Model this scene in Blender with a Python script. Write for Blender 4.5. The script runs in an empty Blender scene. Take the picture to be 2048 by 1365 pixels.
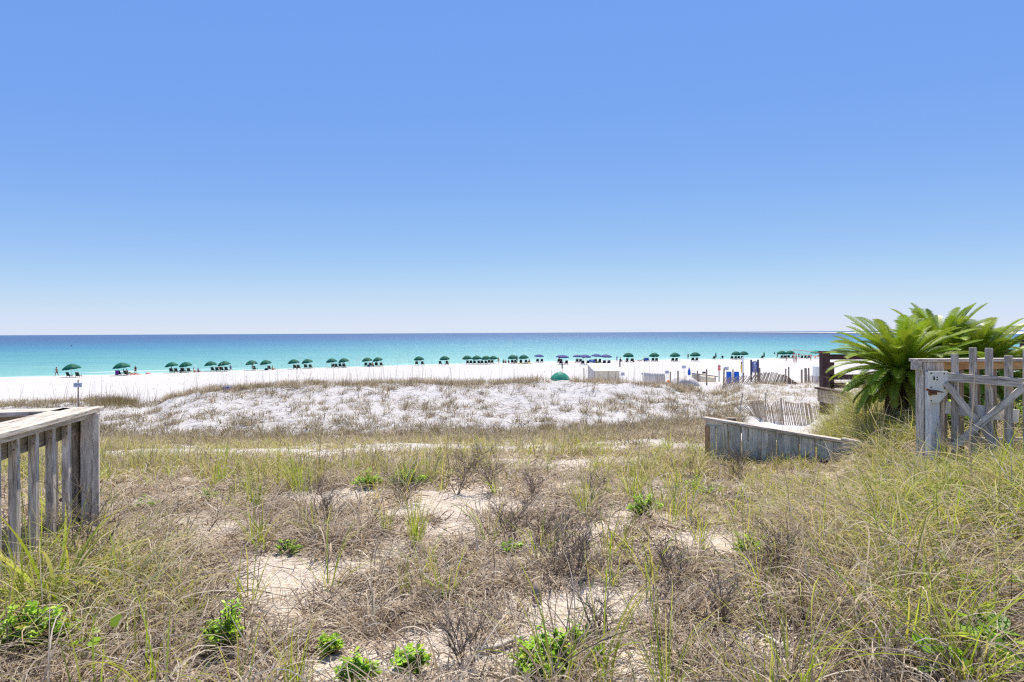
import bpy, math, random
import numpy as np
from mathutils import Vector, Matrix, Euler

C = bpy.context.scene.collection
SC = bpy.context.scene
R = math.radians
random.seed(7)
rng = np.random.default_rng(11)

# ------------------------------------------------------------------ camera, world, sun, exposure
F = 1138.0                       # focal length in pixels of the 2048 wide photograph
CAMZ = 8.0
cam_d = bpy.data.cameras.new("camera"); cam = bpy.data.objects.new("camera", cam_d); C.objects.link(cam)
cam_d.sensor_width = 36.0; cam_d.lens = 36.0 * F / 2048.0
cam_d.shift_y = -16.5 / 2048.0
cam_d.clip_start = 0.05; cam_d.clip_end = 200000.0
cam.matrix_world = Matrix.Translation((0, 0, CAMZ)) @ Matrix.Rotation(R(90), 4, 'X') @ Matrix.Rotation(R(-0.28), 4, 'Z')
SC.camera = cam

SUN_EL, SUN_AZ = 60.0, 7.0       # azimuth measured from +Y (the sea) towards +X
world = bpy.data.worlds.new("World"); SC.world = world; world.use_nodes = True
nt = world.node_tree; nt.nodes.clear()
sky = nt.nodes.new('ShaderNodeTexSky'); sky.sky_type = 'NISHITA'; sky.sun_disc = False
sky.sun_elevation = R(SUN_EL); sky.sun_rotation = R(SUN_AZ)
sky.altitude = 0.0; sky.air_density = 0.6; sky.dust_density = 0.0; sky.ozone_density = 4.0
bg = nt.nodes.new('ShaderNodeBackground'); bg.inputs['Strength'].default_value = 0.15
wo = nt.nodes.new('ShaderNodeOutputWorld')
# the camera that took the picture compressed the bright band above the horizon: a tone curve per channel on the whole sky
_sp = nt.nodes.new('ShaderNodeSeparateColor'); _cb = nt.nodes.new('ShaderNodeCombineColor'); nt.links.new(sky.outputs[0], _sp.inputs[0])
for _i, _pts in enumerate([
        [(0, 0), (.06, .12), (.102, .18), (.116, .188), (.148, .225), (.23, .335), (.387, .53), (.55, .65), (.689, .70), (1, .74)],
        [(0, 0), (.1, .24), (.186, .365), (.213, .38), (.268, .43), (.402, .56), (.613, .715), (.8, .77), (1, .80)],
        [(0, 0), (.2, .62), (.397, .86), (.44, .87), (.53, .885), (.71, .91), (.884, .92), (1, .925)]]):
    _d = nt.nodes.new('ShaderNodeMath'); _d.operation = 'MULTIPLY'; _d.inputs[1].default_value = 0.1
    _p = nt.nodes.new('ShaderNodeFloatCurve'); _c = _p.mapping.curves[0]
    _c.points[0].location = _pts[0]; _c.points[1].location = _pts[-1]
    for _q in _pts[1:-1]: _c.points.new(*_q)
    _p.mapping.update()
    _m = nt.nodes.new('ShaderNodeMath'); _m.operation = 'MULTIPLY'; _m.inputs[1].default_value = 1 / 0.12 / 2 ** 0.55
    nt.links.new(_sp.outputs[_i], _d.inputs[0]); nt.links.new(_d.outputs[0], _p.inputs['Value']); nt.links.new(_p.outputs[0], _m.inputs[0]); nt.links.new(_m.outputs[0], _cb.inputs[_i])
bg.inputs['Strength'].default_value = 0.12
nt.links.new(_cb.outputs[0], bg.inputs['Color']); nt.links.new(bg.outputs[0], wo.inputs['Surface'])

sun_d = bpy.data.lights.new("sun", 'SUN'); sun_d.energy = 4.7; sun_d.angle = R(0.53); sun_d.color = (1.0, 0.93, 0.82)
sun = bpy.data.objects.new("sun", sun_d); C.objects.link(sun)
sdir = Vector((math.sin(R(SUN_AZ)) * math.cos(R(SUN_EL)), math.cos(R(SUN_AZ)) * math.cos(R(SUN_EL)), math.sin(R(SUN_EL))))
sun.rotation_euler = sdir.to_track_quat('Z', 'Y').to_euler(); sun.location = (0, 20, 40)

SC.view_settings.view_transform = 'Standard'; SC.view_settings.look = 'None'
SC.view_settings.exposure = 0.55; SC.view_settings.gamma = 1.0; SC.view_settings.use_curve_mapping = False
SC.render.engine = 'CYCLES'
SC.cycles.max_bounces = 6; SC.cycles.diffuse_bounces = 3; SC.cycles.glossy_bounces = 2
SC.cycles.transparent_max_bounces = 6; SC.cycles.use_denoising = False; SC.cycles.filter_width = 1.25; SC.cycles.sample_clamp_indirect = 4.0

# ------------------------------------------------------------------ pixel <-> place
def hy(px): return 671.0 - 10.0 * px / 2048.0
def pt(px, py, Y): return Vector(((px - 1024.0) / F * Y, Y, CAMZ - (py - hy(px)) / F * Y))
def zof(px, py, Y): return CAMZ - (py - hy(px)) / F * Y

# ------------------------------------------------------------------ noise
def _hash(ix, iy, s):
    n = (ix.astype(np.int64) * 374761393 + iy.astype(np.int64) * 668265263 + s * 974711) & 0xffffffff
    n = ((n ^ (n >> 13)) * 1274126177) & 0xffffffff
    n = n ^ (n >> 16)
    return (n & 0xffffff) / float(0xffffff)
def vnoise(x, y, s=0):
    x = np.asarray(x, float); y = np.asarray(y, float)
    ix = np.floor(x); iy = np.floor(y); fx = x - ix; fy = y - iy
    fx = fx * fx * (3 - 2 * fx); fy = fy * fy * (3 - 2 * fy)
    a = _hash(ix, iy, s); b = _hash(ix + 1, iy, s); c = _hash(ix, iy + 1, s); d = _hash(ix + 1, iy + 1, s)
    return (a * (1 - fx) + b * fx) * (1 - fy) + (c * (1 - fx) + d * fx) * fy
def fbm(x, y, s=0, o=4):
    t = 0; a = 0.5; n = 0
    for i in range(o):
        t = t + a * vnoise(x * 2 ** i, y * 2 ** i, s + i); n += a; a *= 0.5
    return t / n

# ------------------------------------------------------------------ terrain
SHX = np.array([-900, -300, -160, -96, -81, -66, -48.5, -23, 0, 25, 54, 85, 100, 300, 1500], float)
SHY = np.array([-500, -10, 68, 107, 112, 121, 130, 142, 152, 160, 163, 169, 171, 195, 260], float)
def shore(x): return np.interp(x, SHX, SHY) + 2.5
TY = np.array([1.5, 3, 4.5, 6.5, 9, 12, 16, 20, 24, 28, 32, 36, 40, 46, 54, 62, 72, 85], float)
E = None
cols = {
 -700: [6.5, 6.45, 6.40, 6.3, 6.1, 5.6, 4.9, 4.3, 3.8, 3.6, 3.5, 3.4, 3.3, 2.9, 2.4, 2.1, 1.9, 1.4],
    0: [6.5, 6.42, 6.38, 6.2, 5.9, 5.4, 4.8, 4.2, 3.7, 3.55, 3.5, 3.55, 3.35, 2.7, 2.1, 1.9, 1.8, 1.3],
  200: [6.42, 6.36, 6.34, 6.15, 5.85, 5.4, 4.8, 4.2, 3.7, 3.6, 3.62, 3.66, 3.4, 2.6, 2.0, 1.8, 1.6, 1.2],
  300: [6.40, 6.34, 6.28, 6.12, 5.85, 5.4, 4.8, 4.2, 3.72, 3.6, 3.6, 3.62, 3.2, 2.4, 1.9, 1.8, 1.6, 1.2],
  350: [6.40, 6.34, 6.26, 6.12, 5.85, 5.4, 4.8, 4.2, 3.74, 3.7, 3.82, 4.05, 3.5, 2.5, 1.9, 1.8, 1.6, 1.2],
  420: [6.40, 6.34, 6.25, 6.10, 5.83, 5.4, 4.8, 4.2, 3.76, 3.85, 4.1, 4.48, 4.0, 2.7, 1.9, 1.8, 1.6, 1.2],
  600: [6.40, 6.34, 6.25, 6.10, 5.83, 5.4, 4.8, 4.2, 3.78, 3.9, 4.25, 4.80, 4.3, 3.0, 2.0, 1.8, 1.6, 1.2],
 1000: [6.40, 6.34, 6.25, 6.10, 5.83, 5.4, 4.85, 4.25, 3.72, 3.85, 4.2, 4.77, 4.3, 3.0, 2.0, 1.8, 1.6, 1.2],
 1220: [6.40, 6.36, 6.27, 6.10, 5.83, 5.45, 4.95, 4.4, 3.85, 3.95, 4.25, 4.84, 4.4, 3.1, 2.1, 1.8, 1.6, 1.3],
 1320: [6.42, 6.38, 6.3, 6.12, 5.80, 5.45, 5.0, 4.5, 4.0, 4.0, 4.2, 4.62, 4.3, 3.3, 2.6, 2.4, 2.1, 1.4],
 1375: [6.42, 6.38, 6.3, 6.12, 5.78, 5.45, 5.0, 4.55, 4.1, 4.0, 4.1, 4.2, 4.05, 3.5, 2.95, 2.55, 2.1, 1.4],
 1430: [6.44, 6.40, 6.3, 6.10, 5.72, 5.4, 5.0, 4.65, 4.3, 4.1, 3.95, 3.85, 3.75, 3.45, 3.05, 2.6, 2.1, 1.4],
 1500: [6.44, 6.40, 6.32, 6.10, 5.75, 5.5, 5.05, 4.75, 4.52, 4.4, 4.3, 4.2, 4.05, 3.85, 3.1, 2.5, 2.1, 1.4],
 1600: [6.46, 6.42, 6.34, 6.15, 5.9, 5.55, 5.1, 4.72, 4.55, 4.48, 4.4, 4.25, 4.1, 3.85, 3.1, 2.5, 2.1, 1.4],
 1660: [6.48, 6.44, 6.36, 6.08, 5.95, 5.8, 5.6, 5.1, 4.7, 4.5, 4.4, 4.3, 4.1, 3.9, 3.1, 2.5, 2.1, 1.4],
 1720: [6.5, 6.46, 6.40, 6.15, 6.28, 6.35, 6.15, 5.6, 5.0, 4.6, 4.4, 4.3, 4.1, 3.9, 3.1, 2.5, 2.1, 1.4],
 1850: [6.5, 6.5, 6.5, 6.5, 6.5, 6.4, 6.2, 5.7, 5.0, 4.6, 4.4, 4.3, 4.1, 3.9, 3.1, 2.5, 2.1, 1.4],
 2048: [6.5, 6.56, 6.6, 6.6, 6.55, 6.4, 6.2, 5.7, 5.0, 4.6, 4.4, 4.3, 4.1, 3.9, 3.1, 2.5, 2.1, 1.4],
 2900: [6.5, 6.56, 6.6, 6.6, 6.55, 6.4, 6.2, 5.7, 5.0, 4.6, 4.4, 4.3, 4.1, 3.9, 3.1, 2.5, 2.1, 1.4],
}
CP = np.array(sorted(cols), float); CT = np.array([cols[int(k)] for k in CP], float)
def height(x, y):
    x = np.asarray(x, float); y = np.asarray(y, float)
    yy = np.clip(y, 1.5, 84.9)
    p = np.clip(1024 + F * x / np.maximum(y, 3.0), CP[0], CP[-1] - 1e-3)
    ci = np.clip(np.searchsorted(CP, p, side='right') - 1, 0, len(CP) - 2)
    ri = np.clip(np.searchsorted(TY, yy, side='right') - 1, 0, len(TY) - 2)
    fp = (p - CP[ci]) / (CP[ci + 1] - CP[ci]); fp = fp * fp * (3 - 2 * fp)
    # Catmull-Rom along Y, smooth step across
    def col(c):
        t = (yy - TY[ri]) / (TY[ri + 1] - TY[ri])
        p1 = CT[c, ri]; p2 = CT[c, ri + 1]
        p0 = CT[c, np.maximum(ri - 1, 0)]; p3 = CT[c, np.minimum(ri + 2, len(TY) - 1)]
        h0 = TY[ri] - TY[np.maximum(ri - 1, 0)]; h1 = TY[ri + 1] - TY[ri]; h2 = TY[np.minimum(ri + 2, len(TY) - 1)] - TY[ri + 1]
        s1 = np.where(h0 > 0, (p2 - p0) / (h0 + h1), (p2 - p1) / h1) * h1
        s2 = np.where(h2 > 0, (p3 - p1) / (h1 + h2), (p2 - p1) / h1) * h1
        t2 = t * t; t3 = t2 * t
        return (2*t3-3*t2+1)*p1 + (t3-2*t2+t)*s1 + (-2*t3+3*t2)*p2 + (t3-t2)*s2
    ht = col(ci) * (1 - fp) + col(ci + 1) * fp
    w = 1 - np.clip((y - 56) / 26.0, 0, 1); w = w * w * (3 - 2 * w)
    d = shore(x) - y
    hb = np.where(d > 0, np.minimum(0.021 * d, 2.0), np.maximum(0.05 * d, -4.0))
    amp = np.where(y < 20, 0.05, np.where(y < 50, 0.11, 0.03)) * np.clip((shore(x) - y) / 40, 0, 1)
    n = (fbm(x * 1.1 + 3, y * 1.1, 5, 3) - 0.5) * 2 * amp + (fbm(x * 0.33, y * 0.33, 25, 2) - 0.5) * 2 * amp * 1.2
    return ht * w + hb * (1 - w) + n
def hgt(x, y): return float(height(np.array([x]), np.array([y]))[0])
def hit(px, py, y0=2.0, y1=400.0):
    """the point of the ground seen at a pixel of the photograph"""
    Y = np.exp(np.linspace(math.log(y0), math.log(y1), 3000)); X = (px - 1024) / F * Y
    zr = CAMZ - (py - hy(px)) / F * Y; g = np.maximum(height(X, Y), 0.04); k = np.argmax(zr <= g)
    return Vector((X[k], Y[k], g[k]))

# ------------------------------------------------------------------ objects
def tag(o, label=None, cat=None, group=None, kind=None):
    if label: o['label'] = label
    if cat: o['category'] = cat
    if group: o['group'] = group
    if kind: o['kind'] = kind
    return o
def thing(name, label, cat, loc=(0, 0, 0), rz=0.0, group=None):
    o = bpy.data.objects.new(name, None); C.objects.link(o); o.location = loc; o.rotation_euler = (0, 0, rz)
    o.empty_display_size = 0.1
    return tag(o, label, cat, group)
def copy_tree(o, parent=None):
    c = o.copy(); C.objects.link(c); c.parent = parent
    if parent is not None: c.matrix_parent_inverse = o.matrix_parent_inverse
    for ch in list(o.children): copy_tree(ch, c)
    return c

class MB:
    def __init__(s): s.v = []; s.f = []; s.g = []; s.c = []; s.smooth = []
    def add(s, vs, fs, gs=None, col=(1, 1, 1), smooth=False):
        b = len(s.v); s.v += [tuple(v) for v in vs]; s.f += [tuple(b + i for i in f) for f in fs]
        s.smooth += [smooth] * len(fs)
        s.g += gs if gs is not None else [tuple(v) for v in vs]
        s.c += [col] * len(vs) if not isinstance(col, list) else col
    def box(s, c, ax, hs, col=(1, 1, 1), taper=0.0):
        """ax: three unit vectors, the first is the length of the board"""
        c = Vector(c); off = Vector((random.uniform(0, 50), random.uniform(0, 50), random.uniform(0, 50)))
        vs = []; gs = []
        for i in (-1, 1):
            for j in (-1, 1):
                for k in (-1, 1):
                    t = 1 - taper * (i + 1) / 2
                    vs.append(c + ax[0] * hs[0] * i + ax[1] * hs[1] * j * t + ax[2] * hs[2] * k * t)
                    gs.append(tuple(off + Vector((hs[0] * i, hs[1] * j, hs[2] * k))))
        s.add(vs, [(0,1,3,2),(4,6,7,5),(0,4,5,1),(2,3,7,6),(0,2,6,4),(1,5,7,3)], gs, col)
    def beam(s, p0, p1, w, h, up=(0, 0, 1), col=(1, 1, 1), taper=0.0):
        p0 = Vector(p0); p1 = Vector(p1); d = (p1 - p0); L = d.length; d = d / L
        up = Vector(up)
        if abs(d.dot(up)) > 0.95: up = Vector((0, 1, 0))
        side = d.cross(up).normalized(); u = side.cross(d).normalized()
        s.box((p0 + p1) / 2, (d, side, u), (L / 2, w / 2, h / 2), col, taper)
    def tube(s, path, rad, n=8, col=(1, 1, 1), cap=True, smooth=True):
        path = [Vector(p) for p in path]
        if not hasattr(rad, '__len__'): rad = [rad] * len(path)
        vs = []; gs = []; off = random.uniform(0, 50); L = 0
        a = None
        for i, p in enumerate(path):
            d = (path[min(i + 1, len(path) - 1)] - path[max(i - 1, 0)]).normalized()
            if a is None: a = d.orthogonal().normalized()
            a = (a - d * a.dot(d)).normalized(); b = d.cross(a)
            if i: L += (p - path[i - 1]).length
            for k in range(n):
                t = 2 * math.pi * k / n
                vs.append(p + (a * math.cos(t) + b * math.sin(t)) * rad[i])
                gs.append((off + L, math.cos(t) * rad[i], math.sin(t) * rad[i]))
        fs = [(i*n+k, i*n+(k+1) % n, (i+1)*n+(k+1) % n, (i+1)*n+k) for i in range(len(path)-1) for k in range(n)]
        s.add(vs, fs, gs, col, smooth)
        if cap:
            b = len(s.v) - len(vs)
            s.f += [tuple(b + k for k in reversed(range(n))), tuple(b + (len(path)-1)*n + k for k in range(n))]; s.smooth += [False, False]
    def lathe(s, prof, n=24, c=(0, 0, 0), col=(1, 1, 1), wave=None):
        c = Vector(c); vs = []
        for r, z in prof:
            for k in range(n):
                t = 2 * math.pi * k / n
                vs.append(c + Vector((r * math.cos(t), r * math.sin(t), z)))
        fs = [(i*n+k, i*n+(k+1) % n, (i+1)*n+(k+1) % n, (i+1)*n+k) for i in range(len(prof)-1) for k in range(n)]
        s.add(vs, fs, None, col, True)
    def build(s, name, mat, parent=None, origin=(0, 0, 0), bevel=0.0):
        me = bpy.data.meshes.new(name); o_ = Vector(origin)
        me.from_pydata([tuple(Vector(v) - o_) for v in s.v], [], s.f)
        at = me.attributes.new('grain', 'FLOAT_VECTOR', 'POINT'); at.data.foreach_set('vector', np.array(s.g, float).ravel())
        ca = me.color_attributes.new('Col', 'FLOAT_COLOR', 'POINT')
        ca.data.foreach_set('color', np.array([(*c[:3], 1.0) for c in s.c], float).ravel())
        me.polygons.foreach_set('use_smooth', s.smooth)
        me.materials.append(mat); me.update()
        o = bpy.data.objects.new(name, me); C.objects.link(o)
        if parent is not None: o.parent = parent
        if bevel > 0:
            m = o.modifiers.new('bevel', 'BEVEL'); m.width = bevel; m.segments = 2; m.limit_method = 'ANGLE'
        return o

def np_mesh(name, verts, faces_quads, colors, mat, parent=None, smooth=False, loc=(0, 0, 0)):
    """verts (N,3), faces (M,4)"""
    me = bpy.data.meshes.new(name)
    v = np.asarray(verts, np.float32) - np.array(loc, np.float32)
    fq = np.asarray(faces_quads, np.int32)
    me.vertices.add(len(v)); me.vertices.foreach_set('co', v.ravel())
    k = fq.shape[1]
    me.loops.add(fq.size); me.loops.foreach_set('vertex_index', fq.ravel())
    me.polygons.add(len(fq)); me.polygons.foreach_set('loop_start', np.arange(0, fq.size, k, dtype=np.int32))
    me.polygons.foreach_set('loop_total', np.full(len(fq), k, np.int32))
    if smooth: me.polygons.foreach_set('use_smooth', np.ones(len(fq), bool))
    me.update(calc_edges=True)
    ca = me.color_attributes.new('Col', 'FLOAT_COLOR', 'POINT')
    col = np.ones((len(v), 4), np.float32); col[:, :3] = colors
    ca.data.foreach_set('color', col.ravel())
    me.materials.append(mat)
    o = bpy.data.objects.new(name, me); C.objects.link(o); o.location = loc
    if parent is not None: o.parent = parent; o.location = (0, 0, 0)
    return o

# ------------------------------------------------------------------ materials
def new_mat(name):
    m = bpy.data.materials.new(name); m.use_nodes = True; m.node_tree.nodes.clear()
    n = m.node_tree.nodes; l = m.node_tree.links
    out = n.new('ShaderNodeOutputMaterial'); b = n.new('ShaderNodeBsdfPrincipled'); l.new(b.outputs[0], out.inputs[0])
    return m, n, l, b, out
def noise_node(n, l, vec, scale, detail=4, rough=0.6, dims='3D'):
    t = n.new('ShaderNodeTexNoise'); t.inputs['Scale'].default_value = scale; t.inputs['Detail'].default_value = detail
    t.inputs['Roughness'].default_value = rough
    if vec is not None: l.new(vec, t.inputs['Vector'])
    return t
def mapping(n, l, vec, sc):
    m = n.new('ShaderNodeMapping'); m.inputs['Scale'].default_value = sc; l.new(vec, m.inputs['Vector']); return m.outputs[0]
def ramp(n, l, fac, stops):
    r = n.new('ShaderNodeValToRGB'); l.new(fac, r.inputs[0]); e = r.color_ramp.elements
    while len(e) < len(stops): e.new(0.5)
    for i, (p, c) in enumerate(stops): e[i].position = p; e[i].color = (*c, 1.0) if len(c) == 3 else c
    return r
def mix(n, l, fac, a, b, mode='MIX'):
    m = n.new('ShaderNodeMix'); m.data_type = 'RGBA'; m.blend_type = mode
    def put(sock, v):
        if isinstance(v, (int, float)): sock.default_value = v
        elif isinstance(v, tuple): sock.default_value = (*v, 1.0)
        else: l.new(v, sock)
    put(m.inputs[0], fac); put(m.inputs[6], a); put(m.inputs[7], b); return m.outputs[2]
def bump(n, l, h, strength, dist, normal=None):
    b = n.new('ShaderNodeBump'); b.inputs['Strength'].default_value = strength; b.inputs['Distance'].default_value = dist
    l.new(h, b.inputs['Height'])
    if normal is not None: l.new(normal, b.inputs['Normal'])
    return b.outputs[0]
def wood(name, dark, mid, light, green=None, rough=0.85, scale=1.0):
    m, n, l, b, out = new_mat(name)
    a = n.new('ShaderNodeAttribute'); a.attribute_name = 'grain'
    v = mapping(n, l, a.outputs['Vector'], (2.2 * scale, 60 * scale, 60 * scale))
    w = noise_node(n, l, mapping(n, l, a.outputs['Vector'], (3, 9, 9)), 1.0, 2)
    vv = n.new('ShaderNodeVectorMath'); vv.operation = 'MULTIPLY_ADD'
    l.new(w.outputs['Color'], vv.inputs[0]); vv.inputs[1].default_value = (0, 5, 5); l.new(v, vv.inputs[2])
    g = noise_node(n, l, vv.outputs[0], 1.0, 6, 0.65)
    r = ramp(n, l, g.outputs['Fac'], [(0.30, dark), (0.48, mid), (0.72, light)])
    big = noise_node(n, l, mapping(n, l, a.outputs['Vector'], (3.5, 14, 14)), 1.0, 4)
    rb = ramp(n, l, big.outputs['Fac'], [(0.35, (0.62, 0.62, 0.62)), (0.62, (1.1, 1.1, 1.1))])
    c = mix(n, l, 0.8, r.outputs[0], rb.outputs[0], 'MULTIPLY')
    if green:
        gn = noise_node(n, l, mapping(n, l, a.outputs['Vector'], (2.0, 7, 7)), 1.3, 3)
        gr = ramp(n, l, gn.outputs['Fac'], [(0.52, (0, 0, 0)), (0.68, (1, 1, 1))])
        f = n.new('ShaderNodeMath'); f.operation = 'MULTIPLY'; f.inputs[1].default_value = 0.55; l.new(gr.outputs[0], f.inputs[0])
        c = mix(n, l, f.outputs[0], c, green)
    va = n.new('ShaderNodeAttribute'); va.attribute_name = 'Col'
    c = mix(n, l, 1.0, c, va.outputs['Color'], 'MULTIPLY')
    l.new(c, b.inputs['Base Color']); b.inputs['Roughness'].default_value = rough; b.inputs['Specular IOR Level'].default_value = 0.25
    l.new(bump(n, l, g.outputs['Fac'], 0.6, 0.004), b.inputs['Normal'])
    return m
def plain(name, col, rough=0.6, spec=0.3, var=0.12, vscale=8.0, metal=0.0, trans=0.0):
    m, n, l, b, out = new_mat(name)
    tc = n.new('ShaderNodeTexCoord')
    t = noise_node(n, l, tc.outputs['Object'], vscale, 4)
    r = ramp(n, l, t.outputs['Fac'], [(0.3, tuple(max(c * (1 - var), 0) for c in col)), (0.7, tuple(min(c * (1 + var), 1) for c in col))])
    l.new(r.outputs[0], b.inputs['Base Color']); b.inputs['Roughness'].default_value = rough
    b.inputs['Specular IOR Level'].default_value = spec; b.inputs['Metallic'].default_value = metal
    if trans > 0:
        tr = n.new('ShaderNodeBsdfTranslucent'); l.new(r.outputs[0], tr.inputs[0])
        ms = n.new('ShaderNodeMixShader'); ms.inputs[0].default_value = trans
        l.new(b.outputs[0], ms.inputs[1]); l.new(tr.outputs[0], ms.inputs[2]); l.new(ms.outputs[0], out.inputs[0])
    return m
def leafy(name, trans=0.35, rough=0.5, spec=0.25):
    m, n, l, b, out = new_mat(name)
    a = n.new('ShaderNodeAttribute'); a.attribute_name = 'Col'
    l.new(a.outputs['Color'], b.inputs['Base Color']); b.inputs['Roughness'].default_value = rough; b.inputs['Specular IOR Level'].default_value = spec
    tr = n.new('ShaderNodeBsdfTranslucent'); l.new(a.outputs['Color'], tr.inputs[0])
    ms = n.new('ShaderNodeMixShader'); ms.inputs[0].default_value = trans
    l.new(b.outputs[0], ms.inputs[1]); l.new(tr.outputs[0], ms.inputs[2]); l.new(ms.outputs[0], out.inputs[0])
    return m

M = {}
M['grey_wood'] = wood('weathered_grey_wood', (0.17, 0.135, 0.10), (0.56, 0.49, 0.40), (0.86, 0.79, 0.70))
M['pale_wood'] = wood('bleached_pale_wood', (0.45, 0.42, 0.38), (0.78, 0.75, 0.70), (0.9, 0.88, 0.84))
M['mossy_wood'] = wood('mossy_grey_wood', (0.09, 0.07, 0.05), (0.30, 0.24, 0.17), (0.52, 0.43, 0.32), green=(0.12, 0.13, 0.05))
M['plank_wood'] = wood('greenish_plank_wood', (0.26, 0.23, 0.18), (0.62, 0.60, 0.48), (0.84, 0.80, 0.70), green=(0.42, 0.50, 0.34))
M['fresh_wood'] = wood('new_orange_wood', (0.36, 0.2, 0.09), (0.55, 0.34, 0.17), (0.66, 0.45, 0.26))
M['brown_paint'] = wood('brown_painted_wood', (0.055, 0.028, 0.025), (0.085, 0.045, 0.042), (0.12, 0.07, 0.065), rough=0.7)
M['picket'] = wood('picket_wood', (0.22, 0.17, 0.12), (0.46, 0.38, 0.28), (0.66, 0.57, 0.45))
M['pile'] = wood('piling_wood', (0.15, 0.11, 0.08), (0.34, 0.26, 0.19), (0.52, 0.43, 0.34))
M['leaf'] = leafy('leaf', 0.48, 0.45, 0.3); M['blade'] = leafy('blade', 0.42, 0.6, 0.2); M['deadgrass'] = leafy('dead_grass', 0.30, 0.8, 0.1)
M['twig'] = plain('twig_bark', (0.10, 0.075, 0.06), 0.9, 0.1, 0.4, 40)
M['green_canvas'] = plain('green_canvas', (0.008, 0.13, 0.08), 0.7, 0.2, 0.12, 3, trans=0.15)
M['green_bright'] = plain('bright_green_canvas', (0.02, 0.30, 0.19), 0.6, 0.3, 0.12, 3, trans=0.25)
M['blue_canvas'] = plain('blue_canvas', (0.045, 0.06, 0.23), 0.7, 0.2, 0.12, 3, trans=0.15)
M['royal'] = plain('royal_blue_canvas', (0.02, 0.13, 0.55), 0.6, 0.3, 0.1)
M['dark_sling'] = plain('dark_green_sling', (0.012, 0.045, 0.035), 0.7, 0.2, 0.2)
M['navy_sling'] = plain('navy_sling', (0.02, 0.022, 0.05), 0.7, 0.2, 0.2)
M['chair_wood'] = plain('chair_wood', (0.30, 0.22, 0.15), 0.7, 0.2, 0.2)
M['pole'] = plain('pale_pole', (0.55, 0.5, 0.42), 0.5, 0.4, 0.1)
M['metal'] = plain('galvanised_metal', (0.45, 0.46, 0.47), 0.4, 0.5, 0.15, 20, metal=0.7)
M['rust'] = plain('rusty_iron', (0.20, 0.085, 0.04), 0.8, 0.3, 0.5, 60, metal=0.3)
M['white_plastic'] = plain('white_plastic', (0.84, 0.82, 0.79), 0.4, 0.4, 0.05)
M['old_white'] = plain('stained_white_plate', (0.84, 0.80, 0.68), 0.5, 0.4, 0.16, 9)
M['canvas_white'] = plain('white_canvas', (0.80, 0.74, 0.66), 0.8, 0.1, 0.08, 3, trans=0.2)
M['canvas_grey'] = plain('grey_tarp', (0.50, 0.46, 0.41), 0.6, 0.3, 0.3, 1.5)
M['canvas_tan'] = plain('tan_canvas', (0.78, 0.69, 0.52), 0.8, 0.1, 0.14, 3)
M['sign_blue'] = plain('sign_blue', (0.09, 0.11, 0.34), 0.5, 0.4, 0.08)
M['sign_dark'] = plain('sign_post_dark_blue', (0.05, 0.05, 0.10), 0.6, 0.3, 0.15)
M['sign_pale'] = plain('sign_pale_blue', (0.55, 0.60, 0.72), 0.5, 0.3, 0.1)
M['sign_print'] = plain('sign_print', (0.16, 0.2, 0.38), 0.6, 0.2, 0.1)
M['orange'] = plain('orange_mesh', (0.85, 0.16, 0.04), 0.6, 0.3, 0.1)
M['red'] = plain('red_tape', (0.9, 0.08, 0.05), 0.5, 0.3, 0.05)
M['pink_red'] = plain('faded_red', (0.72, 0.22, 0.22), 0.6, 0.3, 0.1)
M['black'] = plain('black', (0.02, 0.02, 0.022), 0.6, 0.3, 0.2)
M['yellow'] = plain('yellow_cloth', (0.85, 0.62, 0.10), 0.7, 0.2, 0.1)
M['lime'] = plain('lime_cloth', (0.55, 0.85, 0.08), 0.7, 0.2, 0.1)
M['teal'] = plain('teal_canvas', (0.02, 0.38, 0.28), 0.7, 0.2, 0.1, trans=0.2)
M['purple'] = plain('purple_cloth', (0.22, 0.06, 0.28), 0.8, 0.1, 0.2)
def cloth(c): 
    k = 'cloth_%d_%d_%d' % tuple(int(100 * x) for x in c)
    if k not in M: M[k] = plain(k, c, 0.85, 0.1, 0.1)
    return M[k]

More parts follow.
